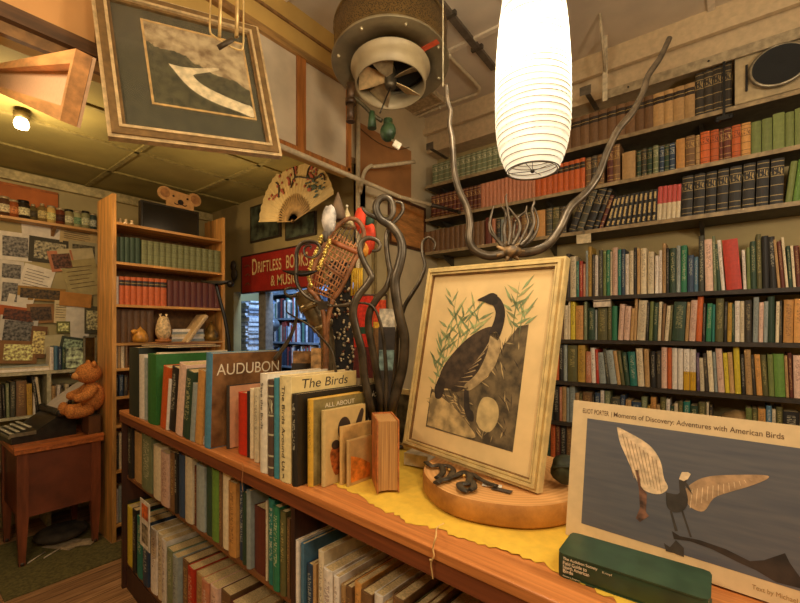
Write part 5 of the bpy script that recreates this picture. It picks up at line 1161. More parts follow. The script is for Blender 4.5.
m.build('cloth', plain((224, 182, 60), .9, var=.03, scale=40, bump=.1), t, origin=CP(0, 0, TOP))
s0 = atZ(437, 528, TOP + .003); CFo = CP(0, 0, TOP)
def fr_pt(u, v, b): p_, k = CF.hit(u, b); return EYEP + ray(u, v) * k
pts = [s0 + Vector((0, .03, 0)), s0, fr_pt(436, 536, -.004), fr_pt(433, 548, -.006), fr_pt(434, 556, -.006), fr_pt(431, 563, -.006), fr_pt(432, 572, -.006), fr_pt(433, 579, -.006)]
MB().tube(spline(pts, 5), .0018, 5).ball(fr_pt(430.5, 560, -.006), .0032, n=6).build('loose_thread', plain((216, 176, 110), .8), t, origin=CFo)
pts = [fr_pt(242, 462, -.004), fr_pt(243, 470, -.004), fr_pt(242, 482, -.004), fr_pt(243, 492, -.004)]
MB().tube(spline(pts, 4), .0008, 4).build('fine_thread', plain((190, 140, 90), .8), t, origin=CFo)
# round wood slab
Sc = atD(505, 300, 1.2); Sc = Vector((Sc.x, Sc.y, TOP + .0045)); ST = TOP + .062
def slabside():
    m = NT('slab_bark', .55); n = m.noise(7, m.mapped((1, 1, 1)), 7, .7); m.l(m.ramp(n, lin((134, 84, 34)), lin((204, 142, 68)), .3, .65), m.b.inputs['Base Color']); m.bump(n, .5, .004); return m.m
t = thing('wood_slab', 'round slice of tree trunk used as a stand for the framed print', 'slab', Sc)
m = MB(); N = 64; ro = [.238 * (1 + .012 * math.sin(3 * q) + .008 * math.sin(7 * q + 1)) for q in [2 * math.pi * k / N for k in range(N)]]
prof = [(.97, 0), (1.0, .006), (1.0, .046), (.985, .0545)]
vs = [(ro[k] * f * math.cos(2 * math.pi * k / N), ro[k] * f * math.sin(2 * math.pi * k / N), z) for f, z in prof for k in range(N)]
m.add(vs, [(i * N + k, i * N + (k + 1) % N, (i + 1) * N + (k + 1) % N, (i + 1) * N + k) for i in range(3) for k in range(N)] + [tuple(range(N))[::-1]], smooth=True)
m.build('bark_edge', slabside(), t)
m = MB(); m.add([(x, y, .0546) for x, y, z in vs[3 * N:]], [tuple(range(N))]); 
def rings():
    mm = NT('slab_top', .5); x = mm.n('ShaderNodeTexWave', wave_type='RINGS', rings_direction='Z'); x.inputs['Scale'].default_value = 22; x.inputs['Distortion'].default_value = 1.2; x.inputs['Detail'].default_value = 3
    mm.l(mm.mapped((1, 1, 1)), x.inputs['Vector']); mm.l(mm.ramp(x.outputs[1], lin((206, 148, 84)), lin((224, 168, 104)), .1, .9), mm.b.inputs['Base Color']); return mm.m
m.build('cut_face', rings(), t)
# framed print
Pp = [(-.8147, 1.1902, 1.7078), (-.3303, 1.113, 1.6881), (-.3696, 1.0176, 1.094), (-.854, 1.0948, 1.1137)]
o, ex, ey, ez, W, H = plane_quad(Pp)
# reproject the rest corner so that the frame stands on the slab
t = thing('framed_print', 'cream framed print of a dark long-necked bird leaning on the round wood slab', 'picture', (0, 0, 0)); t.matrix_world = mat_of(o + ez * .0, ex, ey, ez)
crm = plain((206, 180, 120), .45, var=.08, scale=30); crm2 = plain((178, 146, 86), .5, var=.08, scale=30); crd = plain((120, 86, 46), .5)
frame_parts(t, W, H, [(0, .006, -.02, .004, crm, 'outer_moulding'), (.006, .009, -.02, .007, crm2, 'groove'), (.009, .017, -.02, .012, crm, 'middle_moulding'), (.017, .020, -.02, .006, crm2, 'groove'), (.020, .025, -.02, .008, crm, 'inner_moulding'), (.025, .028, -.02, .003, crd, 'dark_lip')], None, 0)  # innermost lip is a darker brown strip
MB().box(.022, W - .022, .022, H - .022, -.016, -.006).build('print_sheet', plain((226, 194, 136), .8, var=.05, scale=8), t)
gx = lambda u: u * W; A = {}
def P2(name, pts, z, c, var=.15, sc=30, smooth=True):
    pts = [(x * W, y * H) for x, y in (pspline(pts + [pts[0]], 5)[:-1] if smooth else pts)]
    return MB().prism(pts, (1, 0, 0), (0, 1, 0), (0, 0, -.006 + z), .0005).build(name, plain(c, .85, var=var, scale=sc), t)
P2('dark_ground', [(.17, .13), (.82, .13), (.82, .70), (.76, .69), (.68, .60), (.60, .44), (.48, .36), (.30, .34), (.17, .33)], .0003, (92, 78, 54), .3, 30, False)
P2('pale_ground', [(.18, .14), (.55, .14), (.50, .20), (.36, .27), (.22, .31), (.18, .3)], .0006, (166, 142, 96), .25, 24)
P2('pale_stone', [(.56, .22), (.60, .19), (.66, .19), (.70, .24), (.70, .30), (.66, .34), (.59, .34), (.56, .29)], .0006, (190, 166, 114), .1)
# generic standing waterbird, facing left
P2('bird_body', [(.22, .38), (.25, .46), (.33, .55), (.42, .62), (.52, .67), (.60, .68), (.64, .63), (.62, .54), (.56, .45), (.47, .38), (.38, .34), (.30, .35), (.22, .33)], .0009, (66, 52, 38), .25, 40)
P2('bird_breast', [(.62, .66), (.66, .60), (.64, .50), (.57, .42), (.48, .36), (.44, .38), (.52, .45), (.57, .55), (.58, .64)], .0012, (168, 144, 102), .12, 60)
P2('bird_tail', [(.20, .34), (.23, .40), (.28, .38), (.27, .30), (.22, .29)], .0012, (52, 40, 30), .2)
b = MB().tube([(x * W, y * H, -.0045) for x, y in pspline([(.585, .64), (.625, .70), (.63, .76), (.60, .80), (.56, .815)], 5)], [.022 - .0006 * i for i in range(21)], 8, flat=.06, flat_axis=None)
b = MB(); cl_ = pspline([(.60, .63), (.625, .70), (.625, .76), (.59, .805), (.55, .815)], 5); wd_ = [.040 - .0009 * i for i in range(len(cl_))]; Lp, Rp = [], []
for i, (x, y) in enumerate(cl_):
    j, k = min(i + 1, len(cl_) - 1), max(i - 1, 0); dx, dy = cl_[j][0] - cl_[k][0], cl_[j][1] - cl_[k][1]; q = math.hypot(dx, dy); Lp.append((x - dy / q * wd_[i], y + dx / q * wd_[i])); Rp.append((x + dy / q * wd_[i], y - dx / q * wd_[i]))
P2('bird_neck', Lp + Rp[::-1], .0012, (50, 40, 32), .2, 40, False)
P2('bird_head', [(.59, .84), (.55, .85), (.50, .835), (.45, .815), (.50, .805), (.56, .79), (.60, .80)], .0015, (46, 38, 30), .2)
P2('bird_leg', [(.44, .37), (.47, .37), (.50, .28), (.53, .26), (.54, .22), (.50, .22), (.46, .27)], .0012, (50, 42, 34), .2)
b = MB()
for k in range(9): b.prism([(x * W, y * H) for x, y in [(.36 + .022 * k, .37 + .022 * k), (.46 + .016 * k, .37 + .030 * k), (.455 + .016 * k, .376 + .030 * k)]], (1, 0, 0), (0, 1, 0), (0, 0, -.006 + .0016), .0004)
b.build('feather_lines', plain((176, 150, 108), .8), t)
rl = random.Random(8); bg = MB(); bg2 = MB()
def leaf(mb, x, y, ang, L, wd):
    c, s_ = math.cos(ang), math.sin(ang); pts = [(x, y), (x + c * L * .4 - s_ * wd, y + s_ * L * .4 + c * wd), (x + c * L, y + s_ * L), (x + c * L * .4 + s_ * wd, y + s_ * L * .4 - c * wd)]
    mb.prism([(px * W, py * H) for px, py in pts], (1, 0, 0), (0, 1, 0), (0, 0, -.006 + .0006), .0004)
for sx, sy, top_y, n_ in ((.26, .50, .86, 13), (.34, .56, .76, 10), (.2, .36, .60, 12), (.23, .40, .66, 10), (.46, .66, .80, 8), (.72, .68, .88, 10), (.77, .68, .8, 7), (.40, .62, .72, 7)):
    for k in range(n_):
        y = sy + (top_y - sy) * k / n_; x = sx + .03 * math.sin(k * .9); sgn = 1 if k % 2 else -1
        leaf(bg if rl.random() < .6 else bg2, x, y, R(90 - sgn * rl.uniform(25, 70)), rl.uniform(.07, .13), .008)
    leaf(bg, sx, sy - .04, R(88), top_y - sy + .06, .003)
bg.build('green_reed_leaves', plain((126, 140, 96), .85, var=.2), t); bg2.build('pale_reed_leaves', plain((156, 158, 104), .85, var=.2), t)
b = MB(); b2 = MB(); rg_ = random.Random(21)
for k in range(150):
    x, y = rg_.uniform(.2, .8), rg_.uniform(.14, .62)
    if y > .32 and x < .62 + (y - .4) * .3: y = rg_.uniform(.14, .31)
    if abs(x - .63) < .1 and abs(y - .265) < .09: continue
    leaf(b if rg_.random() < .6 else b2, x, y, R(rg_.gauss(115 if x > .6 else 165, 28)), rg_.uniform(.03, .08), .0035)
tag(b.build('dry_grass', plain((170, 146, 100), .85, var=.2), t), kind='stuff'); tag(b2.build('dark_grass', plain((58, 48, 36), .85, var=.2), t), kind='stuff')
MB().box(.2 * W, .8 * W, H - .02, H + .0, -.04, -.02).build('easel_cleat', csd, t)
# dark scroll ornament on slab, cards, leather
iron = plain((66, 60, 52), .4, .45, var=.25, scale=30)
p = atZ(455, 475, ST); t = thing('scroll_bracket', 'dark grey cast scrollwork ornament lying on the wood slab', 'ornament', (p.x, p.y, ST + .008))
def sz_(u, v): q = atZ(u, v, ST + .008); return q - Vector((p.x, p.y, ST + .008))
for path, r_ in (([(426, 462), (432, 466), (440, 465), (443, 472), (437, 478)], .009), ([(440, 466), (448, 466), (453, 471), (449, 478), (441, 480), (436, 483)], .010), ([(449, 477), (457, 475), (464, 472), (470, 476), (468, 483), (460, 484), (462, 489), (468, 491)], .010), ([(462, 474), (472, 474), (480, 479), (488, 483), (497, 486)], .008), ([(472, 481), (474, 487), (470, 490)], .009)):
    m = MB().tube(spline([sz_(*q_) for q_ in path], 5), r_ * 1.0, 10); m.v = [Vector((q_.x, q_.y, q_.z * .45)) for q_ in m.v]; m.build('scroll', iron, t)
for u, v in ((449, 472), (464, 478)): MB().ball(sz_(u, v) + UP * .006, .005, n=8).build('brass_rivet', plain((190, 150, 80), .3, .7), t)
for u, v, c, r0, lab in ((492, 485.5, (220, 212, 196), .4, 'small white card on the slab under the print'), (502, 490, (70, 60, 52), .1, 'small dark card on the slab under the print')):
    q = atZ(u, v, ST + .001); o = MB().box(-.025, .025, -.009, .009, 0, .0015).build('small_card', plain(c, .6)); o.location = (q.x, q.y, ST + .0005); o.rotation_euler = (0, 0, CF.t + r0); tag(o, lab, 'card')
p = atZ(551, 490, ST); t = thing('leather_pouch', 'dark green crumpled leather pouch on the slab right of the print', 'pouch', (p.x + .02, p.y + .05, ST + .005), .5)
m = MB().ball((0, 0, .038), .055, sc=(.7, .55, .7), n=20); 
for i, v in enumerate(m.v): k = 1 + .12 * math.sin(v.x * 130 + v.z * 60) ; m.v[i] = Vector((v.x * k, v.y * k, v.z))
m.build('body', plain((52, 58, 40), .6, var=.3, scale=40), t); MB().tube([(-.035, -.02, .05), (0, -.032, .055), (.035, -.02, .05)], .004, 6).build('flap_edge', plain((44, 50, 34), .6), t)
# small cream frame and dark plate left behind the print
p = CP(CF.a(392, .5), .5, TOP + .0065); t = thing('small_photograph', 'small cream picture frame standing behind the left side of the print', 'frame', p, CF.t)
MB().box(0, .02, 0, .012, 0, .23).box(.02, .11, 0, .012, .21, .23).box(.02, .11, 0, .012, 0, .02).box(.09, .11, 0, .012, .02, .21).build('moulding', crm, t); MB().box(.02, .09, .004, .01, .02, .21).build('picture', plain((80, 72, 50), .5, var=.4), t)
p = CP(CF.a(404, .36), .36, TOP + .0065); o = MB().box(0, .09, 0, .06, 0, .04).build('white_paper_packet', plain((206, 190, 156), .7)); o.location = p; o.rotation_euler = (0, 0, CF.t + .2); tag(o, 'white paper packet under the lower left corner of the print', 'packet')
# landscape photo book
Pq = [(-.292, .993, 1.333), (.168, .955, 1.333), (.168, .935, TOP + .0045), (-.292, .973, TOP + .0045)]
lean_b = Vector((0, .05, 0)); Pq = [Vector(Pq[0]) + lean_b * .6, Vector(Pq[1]) + lean_b * .6, Vector(Pq[2]), Vector(Pq[3])]
o, ex, ey, ez, W, H = plane_quad(Pq)
t = thing('landscape_book', 'wide open-faced book with a white wading bird photo standing on the counter', 'book', (0, 0, 0)); t.matrix_world = mat_of(o, ex, ey, ez)
cov = plain((212, 186, 142), .4, var=.03)
MB().box(0, W, 0, H, -.004, 0).box(0, W, 0, H, -.024, -.02).box(0, .004, 0, H, -.02, -.004).build('cover', cov, t); MB().box(.004, W - .004, .004, H - .004, -.02, -.004).build('page_block', page_m, t)
ink_ = plain((96, 70, 44), .7)
PX0, PY0, PY1 = .033, .034, H - .038
def water():
    m = NT('photo_water', .3); v = m.mapped((3, 30, 1)); n = m.noise(3, v, 4); m.l(m.ramp(n, lin((84, 87, 96)), lin((100, 100, 104)), .3, .7), m.b.inputs['Base Color']); return m.m
ph = MB().box(PX0, W - .004, PY0, PY1, 0, .0005).build('cover_photo', water(), t)
def L2(name, pts, z, m, smooth=False):
    pts = pspline(pts + [pts[0]], 4)[:-1] if smooth else pts
    MB().prism([(x, y) for x, y in pts], (1, 0, 0), (0, 1, 0), (0, 0, z), .0003).build(name, m, ph)
# map photograph pixels of the cover picture to cover coordinates
def cv(u, v):
    n_ = ez; r = ray(u, v); k = (o - EYEP).dot(n_) / r.dot(n_); q = EYEP + r * k - o; return (q.dot(ex), q.dot(ey))
wing = plain((214, 188, 150), .6, var=.12, scale=60); wing2 = plain((168, 136, 100), .6, var=.12, scale=60); bod = plain((56, 50, 44), .6, var=.2)
L2('left_wing', [cv(*q) for q in [(617, 427), (624, 430), (648, 444), (660, 460), (664, 478), (668, 488), (660, 494), (648, 492), (640, 486), (634, 474), (626, 456), (620, 442)]], .0006, wing, True)
L2('right_wing', [cv(*q) for q in [(684, 490), (694, 482), (706, 477), (726, 475), (764, 475), (767, 479), (750, 486), (730, 492), (714, 498), (704, 511), (692, 508), (686, 500)]], .0006, wing2, True)
for k in range(12):
    a_, c_ = cv(692 + k * 5.2, 489 - k * .9), cv(690 + k * 5.6, 508 - k * 2.5); L2('wing_feather', [a_, (a_[0] + .0012, a_[1]), (c_[0] + .0008, c_[1]), c_], .0009, wing)
for k in range(9):
    a_, c_ = cv(622 + k * 4.2, 434 + k * 3.2), cv(634 + k * 3.4, 478 + k * 1.8); L2('wing_feather', [a_, (a_[0] + .002, a_[1]), (c_[0] + .001, c_[1]), c_], .0009, wing2)
L2('bird_body', [cv(*q) for q in [(666, 492), (678, 494), (684, 486), (688, 500), (684, 510), (674, 512), (667, 506)]], .0011, bod, True)
L2('bird_neck', [cv(*q) for q in [(680, 496), (679, 480), (682, 478), (687, 480), (684, 490), (685, 498)]], .0012, bod)
L2('bird_crest', [cv(*q) for q in [(679, 479), (682, 472), (688, 472), (691, 474), (688, 479), (684, 481)]], .0013, wing)
L2('bird_beak', [cv(*q) for q in [(684, 481), (688, 484), (693, 495), (690, 491), (685, 485)]], .0014, bod)
for q_ in (((670, 511), (672, 511), (678, 531), (675, 531)), ((681, 510), (683, 510), (692, 537), (690, 537))): L2('bird_leg', [cv(*q) for q in q_], .0009, bod)
L2('driftwood', [cv(*q) for q in [(672, 531), (680, 536), (700, 540), (726, 549), (750, 561), (764, 560), (785, 553), (790, 563), (800, 577), (820, 590), (800, 588), (776, 582), (756, 570), (738, 562), (712, 549), (690, 541), (674, 539)]], .0008, plain((44, 34, 26), .7, var=.3))
L2('left_post', [cv(*q) for q in [(635, 470), (639, 470), (641, 486), (647, 494), (646, 512), (649, 516), (640, 522), (636, 518), (640, 508), (639, 488)]], .0008, plain((96, 66, 50), .7, var=.4, scale=60))
L2('reflection', [cv(*q) for q in [(664, 543), (670, 547), (676, 540), (684, 548), (684, 557), (674, 553), (666, 551)]], .0007, bod)
x_a, y_a = cv(582.5, 419); x_b = cv(796, 443)[0] + .025
text('title', 'ELIOT PORTER', (x_a, H - .027, .0006), (1, 0, 0), (0, 1, 0), .056, ink_, t, height=.0105, bold=.006)
text('title', '|', (x_a + .061, H - .029, .0006), (1, 0, 0), (0, 1, 0), .0008, ink_, t, height=.012)
text('title', 'Moments of Discovery: Adventures with American Birds', (x_a + .066, H - .030, .0006), (1, 0, 0), (0, 1, 0), .276, ink_, t, height=.0135, bold=.006)
text('subtitle', 'Text by Michael Harwood', (cv(752, 588)[0], .011, .0006), (1, 0, 0), (0, 1, 0), .095, plain((150, 110, 50), .6), t, height=.010)
MB().tube([(W * .5, H * .8, -.024), (W * .5, .02, -.09)], .004, 6).build('easel_leg', csd, t)
# green field guide lying in front
q = atZ(557, 552, TOP + .045); t = thing('field_guide', 'small thick dark green book lying flat at the front right of the counter', 'book', (q.x, q.y, TOP + .0005), CF.t + R(4))
gg = plain((44, 66, 46), .35, var=.08); Lg, Dg, Tg = .235, .100, .045
m = MB(); rr_ = .012; out = [(rr_, 0), (Lg - rr_, 0), (Lg - .003, .003), (Lg, rr_), (Lg, Dg - rr_), (Lg - .003, Dg - .003), (Lg - rr_, Dg), (rr_, Dg), (.003, Dg - .003), (0, Dg - rr_), (0, rr_), (.003, .003)]
m.prism(out, (1, 0, 0), (0, 1, 0), (0, 0, 0), .003).prism(out, (1, 0, 0), (0, 1, 0), (0, 0, Tg - .003), .003)
m.tube([(0.003, .003, Tg / 2), (Lg - .003, .003, Tg / 2)], Tg / 2 - .0005, 16, flat=.12, flat_axis=Vector((0, 0, 1)))
m.build('cover', gg, t); MB().box(.004, Lg - .004, .006, Dg - .005, .003, Tg - .003).build('page_block', page_m, t)
for i, s in enumerate(('The Audubon Society', 'Field Guide to', 'North American', 'Birds')):
    text('spine_title', s, (.012, -.0032, Tg - .0105 - i * .0075), (1, 0, 0), UP, (.060, .042, .046, .018)[i], whi, t, height=.0068, bold=.012)
text('spine_region', 'Eastern Region', (.012, -.0032, .004), (1, 0, 0), UP, .030, whi, t, height=.0035)
text('spine_mark', 'Knopf', (.080, -.0032, Tg - .012), (1, 0, 0), UP, .016, whi, t, height=.005)

# ================================================================== IRON SCULPTURES
iron2 = plain((80, 70, 56), .34, .6, var=.25, scale=18, bump=.3)
def pth(pts, d): return [atD(q[0], q[1], q[2] if len(q) > 2 else d) for q in pts]
B_ = CP(CF.a(383, .52), .52, TOP + .0065); Bu, Bv = 384, 466
t = thing('iron_scroll_sculpture', 'tall wrought iron sculpture of curling bars standing behind the counter books', 'sculpture', B_)
MB().lathe([(.0001, 0), (.13, 0), (.13, .01), (.03, .02), (.0001, .03)], 28).build('base_plate', iron2, t)
bd = (B_ - EYEP).dot(FW)
def curl(pts, r, d=1.4, tail=True, flat=.6, nm='curl'):
    P_ = pth(pts, d)
    if tail: lp_ = P_[-1]; mx_ = B_.lerp(Vector((lp_.x, lp_.y, B_.z)), .45); P_ += [Vector((lp_.x, lp_.y, B_.z + .22)).lerp(mx_, .3), mx_ + UP * .012]
    S_ = spline(P_, 6); n_ = len(S_); rads = [r * 1.05 * (.36 + .64 * min(1, i / (n_ * .65))) for i in range(n_)]
    MB().tube(S_, rads, 10, flat=flat).build(nm, iron2, t, origin=B_)
curl([(310, 249.5), (311, 246.5), (307, 246), (304, 250), (305.5, 255.5), (312, 257.5), (318, 254), (320, 248), (316, 243), (308.5, 241.5), (301, 244), (297, 252), (296.6, 266), (296.8, 282), (304, 294), (317, 302), (332, 306)], .0085, 1.4, False)
curl([(332, 306), (345, 305), (352, 303.5)], .0075, 1.4, False, nm='arm')
curl([(298, 291), (292, 287.5), (286, 289), (285, 293), (290, 296.5), (297, 295)], .005, 1.45, False)
curl([(287, 302), (286.5, 311), (293, 316), (310, 326), (321.5, 338), (331.5, 351), (336, 372), (345, 410), (365, 440)], .0065, 1.42)
curl([(296, 300), (297, 315), (292, 333), (284, 347), (274, 360)], .010, 1.6, False, nm='arm')
curl([(372, 251), (378, 250), (380, 245), (376.5, 240), (368, 238), (361.5, 242), (360, 251), (364.5, 263), (370, 273), (371, 278), (366, 286), (357, 298), (353, 313), (357, 333), (362, 352), (364, 375), (370, 405)], .013, 1.38)
curl([(389, 198), (383, 196.6), (377.5, 203), (377, 213), (382, 219), (389, 219), (393, 212), (392, 203), (387, 197.5), (380, 199), (376, 207), (380, 218.5), (391.5, 226.4), (400, 238), (402, 251), (399, 266), (395, 280), (396, 296), (400, 318), (404.5, 338), (403, 365), (398, 386), (393, 405)], .016, 1.42)
curl([(361.6, 207), (367, 213), (377, 218)], .008, 1.42, False, nm='arm')
curl([(394, 201.6), (401.4, 203), (403, 210), (398, 218), (391.5, 225), (387, 233), (386.5, 246), (388.5, 263), (390.5, 275), (386, 288), (377, 299), (370, 311), (368.6, 328), (373, 352), (378, 380), (381, 404)], .012, 1.45)
curl([(433.5, 250), (435, 243), (429, 237.7), (422.7, 242), (422.4, 254), (425, 266), (420, 281), (410, 297), (404, 308), (398, 330), (396, 360), (392, 400)], .010, 1.47)
curl([(352, 303), (372, 306), (382, 330), (386, 370), (386, 405)], .008, 1.44)
MB().box(-.016, .016, -.012, .012, -.014, .014, M=Matrix.Translation(atD(323, 305.5, 1.4) - B_) @ Matrix.Rotation(YAW, 4, 'Z')).build('collar_block', iron2, t)
lf = plain((30, 26, 22), .4, .5)
def leafplate(c, L_, wd, t_, org, nm):
    pts = pspline([(-L_, 0), (-L_ * .5, wd * .8), (0, wd), (L_ * .5, wd * .7), (L_, 0.0), (L_ * .5, -wd * .7), (0, -wd), (-L_ * .5, -wd * .8), (-L_, 0)], 4)[:-1]
    M_ = Matrix.Translation(c - org) @ Matrix.Rotation(YAW, 4, 'Z'); m = MB(); n_ = len(pts); vs = [M_ @ Vector((x, y, -.02 * (1 - (x / L_) ** 2) * .8)) for x, y in pts]; vs2 = [v + UP * .004 for v in vs]
    m.add(vs + vs2, [tuple(range(n_))[::-1], tuple(range(n_, 2 * n_))] + [(i, (i + 1) % n_, n_ + (i + 1) % n_, n_ + i) for i in range(n_)]); m.build(nm, lf, t_)
leafplate(atD(300, 271, 1.42), .06, .028, t, B_, 'leaf_plate')
c = atD(216, 281, 1.9); g0 = Vector((c.x + .03, c.y, TOP + .001))
t = thing('iron_leaf_stand', 'black iron leaf dish on a thin curved stem rising behind the counter books', 'stand', g0)
leafplate(c, .068, .032, t, g0, 'leaf_dish')
MB().tube(spline([c - UP * .015, atD(220, 300, 1.9), atD(226, 325, 1.9), atD(229, 360, 1.9), g0 + UP * .01], 5), .008, 8).build('stem', lf, t, origin=g0); MB().lathe([(.0001, 0), (.05, 0), (.045, .01), (.0001, .014)], 18).build('foot', lf, t)
MB().ball(atD(230, 284, 1.9) - g0, .016, n=10).build('candle_cup', lf, t)
# antler-like iron candelabrum behind the print
Cc = atD(509, 252, 1.42); G = Vector((Cc.x, Cc.y, ST + .001))
t = thing('iron_candelabrum', 'dark twisted iron candelabrum with two long snaking arms rising behind the print', 'candelabrum', G)
dki = plain((88, 76, 60), .32, .55, var=.2, scale=26, bump=.3)
MB().lathe([(.0001, 0), (.06, 0), (.055, .012), (.014, .02), (.012, Cc.z - G.z), (.0001, Cc.z - G.z)], 14).build('post', dki, t)
def arm(pts, r0, r1, nm='arm', d=1.42):
    S_ = spline(pth(pts, d), 6); n_ = len(S_); MB().tube(S_, [r0 + (r1 - r0) * i / n_ for i in range(n_)], 10).build(nm, dki, t, origin=G)
arm([(505, 253), (490, 256), (476, 251), (469, 240), (470, 224), (467, 208), (459, 190), (454.5, 172), (453, 152), (452, 138), (449.5, 124), (450.5, 112), (447.5, 101), (446, 85)], .016, .0065)
arm([(512, 253), (530, 252), (547, 245), (560, 228), (570, 208), (585, 194), (598, 176), (607, 152), (618, 130), (632, 113), (643, 92), (648, 76), (660, 58), (669.5, 38)], .0165, .009)
fl = [([(505, 247), (496, 238), (490, 224), (492, 212), (494, 206)], .007), ([(506, 246), (504, 230), (506, 214), (501, 206)], .0085), ([(508, 246), (510, 230), (508, 212), (506, 198), (507, 194)], .006), ([(512, 246), (519, 232), (519, 222), (512, 212), (507, 206)], .008), ([(514, 247), (514, 228), (518, 218), (525, 212), (527, 207)], .0065),
      ([(517, 247), (524, 234), (528, 222), (526, 212), (527, 206)], .006), ([(520, 246), (529, 236), (534, 222), (532, 210), (534, 203), (534, 199)], .008), ([(522, 247), (533, 238), (538, 224), (536, 212), (533, 207)], .007), ([(503, 248), (497, 240), (490, 232), (489, 222)], .006)]
for i, (pts, r_) in enumerate(fl): arm(pts, r_, r_ * .35, 'flame_branch', 1.42 + .02 * math.sin(i * 2))
m = MB().ball(Cc - G, .03, sc=(1.5, .9, .75), n=14)
for i in range(7): q_ = R(51 * i); m.tube([Cc - G, Cc - G + RT * (.05 * math.cos(q_)) + UP * (.035 * math.sin(q_)) - FW * .015], [.014, .004], 6)
m.build('knot', plain((122, 96, 62), .5, .3, var=.4, scale=40), t)

# ================================================================== SNOWSHOE AND HANGING CURIOS
SB = Vector((atD(325, 400, 1.62).x, atD(325, 400, 1.62).y, TOP + .0065)); ds = 1.62
t = thing('snowshoe', 'old wicker laced snowshoe standing tilted behind the counter books', 'snowshoe', SB)
wk = plain((132, 84, 48), .55, var=.2, scale=40); lc_ = plain((166, 110, 66), .6, var=.2, scale=60)
left_e = [(309, 290), (313, 272), (320, 255), (326, 243), (333, 231), (344, 221), (352, 218.5)]; right_e = [(352, 218.5), (360, 223), (364, 233), (362, 246), (355, 260), (347, 276), (340, 290), (333, 299)]
MB().tube(spline(pth(left_e + right_e[1:], ds), 5), .009, 8).build('frame', wk, t, origin=SB)
MB().tube(spline([atD(309, 290, ds), atD(318, 300, ds), atD(325, 330, ds), SB + UP * .02], 5), .009, 8).tube(spline([atD(333, 299, ds), atD(328, 320, ds), atD(327, 340, ds), SB + UP * .01], 5), .009, 8).build('tail', wk, t, origin=SB)
MB().tube(pth([(327, 239), (340, 245), (352, 250), (359, 253)], ds), .011, 8).build('crossbar', plain((150, 84, 44), .5), t, origin=SB)
MB().tube(pth([(317, 258), (330, 268), (345, 278)], ds), .006, 8).build('crossbar', wk, t, origin=SB)
m = MB(); le = spline([(a, b, 0) for a, b in left_e[:5]], 6); re_ = spline([(a, b, 0) for a, b in right_e[3:]][::-1], 6)
for k in range(12):
    f = k / 12; g = .12 + .88 * f
    def at_(L_, f_): i = f_ * (len(L_) - 1); j = int(i); return L_[j].lerp(L_[min(j + 1, len(L_) - 1)], i - j)
    a_, c_ = at_(le, f), at_(re_, f); m.tube(pth([(a_.x, a_.y), (c_.x, c_.y)], ds), .0034, 5)
for k in range(1, 9):
    g = k / 9; P_ = []
    for f in (0, .33, .66, 1): a_, c_ = at_(le, f), at_(re_, f); P_.append((a_.x + (c_.x - a_.x) * g + 1.2 * math.sin(k + f * 6), a_.y + (c_.y - a_.y) * g))
    m.tube(pth(P_, ds), .0034, 5)
m.build('lacing', lc_, t, origin=SB)
m = MB()
for k in range(7):
    m.tube(pth([(328 + k * 5, 240 + k * 1.8), (332 + k * 4.4 + 6, 226 + k * .6)], ds), .0018, 4); m.tube(pth([(330 + k * 5, 241 + k * 1.8), (333 + k * 4.4 - 5, 232 + k * .4)], ds), .0018, 4)
m.build('toe_lacing', plain((60, 50, 44), .6), t, origin=SB)
def lump(name, lab, cat, pieces, mats, part_names, d=1.56):
    c = atD(pieces[0][0], pieces[0][1], d); t = thing(name, lab, cat, c)
    for (u, v, rx, rz, mi), pn in zip(pieces, part_names):
        q_ = atD(u, v, d) - c; r_ = rx / FPX * d; m = MB().ball((0, 0, 0), 1, n=16)
        for i, vv in enumerate(m.v): k = 1 + .08 * math.sin(vv.x * 7 + vv.z * 5); m.v[i] = Vector((vv.x * r_ * k, vv.y * r_ * .6, vv.z * rz / FPX * d * k)) + q_
        m.build(pn, mats[mi], t)
    return t
lump('grey_bundle', 'pale grey cloth bundle tied to the upper left of the snowshoe', 'bundle', [(329, 220, 9, 15, 0), (325, 236, 4, 6, 1)], [plain((176, 168, 158), .6, var=.35, scale=18), plain((90, 80, 70), .7)], ['cloth', 'tied_end'])
c = atD(338, 205, 1.66); t = thing('brown_cone', 'brown felt cone sticking up behind the grey bundle', 'cone', c)
MB().lathe([(.0001, .055), (.01, .03), (.026, -.02), (.034, -.06), (.0001, -.06)], 14).build('body', plain((104, 82, 58), .8, var=.2, scale=20), t)
c = atD(347, 219, 1.68); t = thing('cream_cone', 'cream pointed cone between the grey bundle and orange toy', 'cone', c)
MB().lathe([(.0001, .05), (.008, .03), (.024, -.01), (.036, -.035), (.0001, -.04)], 14).build('body', plain((190, 170, 124), .7, var=.1), t); MB().ball((0, 0, .052), .006, n=8).build('tip', plain((220, 210, 180), .6), t)
lump('orange_toy', 'orange red cloth toy with a dark green patch hanging behind the snowshoe', 'toy', [(360, 220, 7, 13, 0), (369, 238, 8, 16, 0), (369, 222, 6, 6, 1), (364, 250, 6, 8, 2)], [plain((214, 62, 24), .7, var=.1), plain((34, 64, 44), .7), plain((226, 150, 50), .7)], ['body', 'leg', 'green_patch', 'yellow_patch'], 1.7)
c = atD(357, 268, 1.66); t = thing('yellow_tassel', 'bright yellow cloth strip hanging below the snowshoe right side', 'tassel', c)
m = MB(); 
for k in range(5): m.tube([RT * (-.018 + k * .009), RT * (-.022 + k * .010) - UP * .11 + FW * .004 * (k % 2)], .006, 6, flat=.5)
m.build('strip', plain((214, 170, 40), .7, var=.08), t)
m = MB(); rb_ = random.Random(9)
for path in ([(322, 236), (317, 250), (312, 262), (309, 275), (311, 286)], [(330, 240), (326, 250), (322, 262), (318, 270)]):
    for q_ in spline(pth(path, 1.54), 8): m.ball(q_ + Vector((rb_.uniform(-.004, .004), 0, 0)), rb_.uniform(.005, .009), n=8)
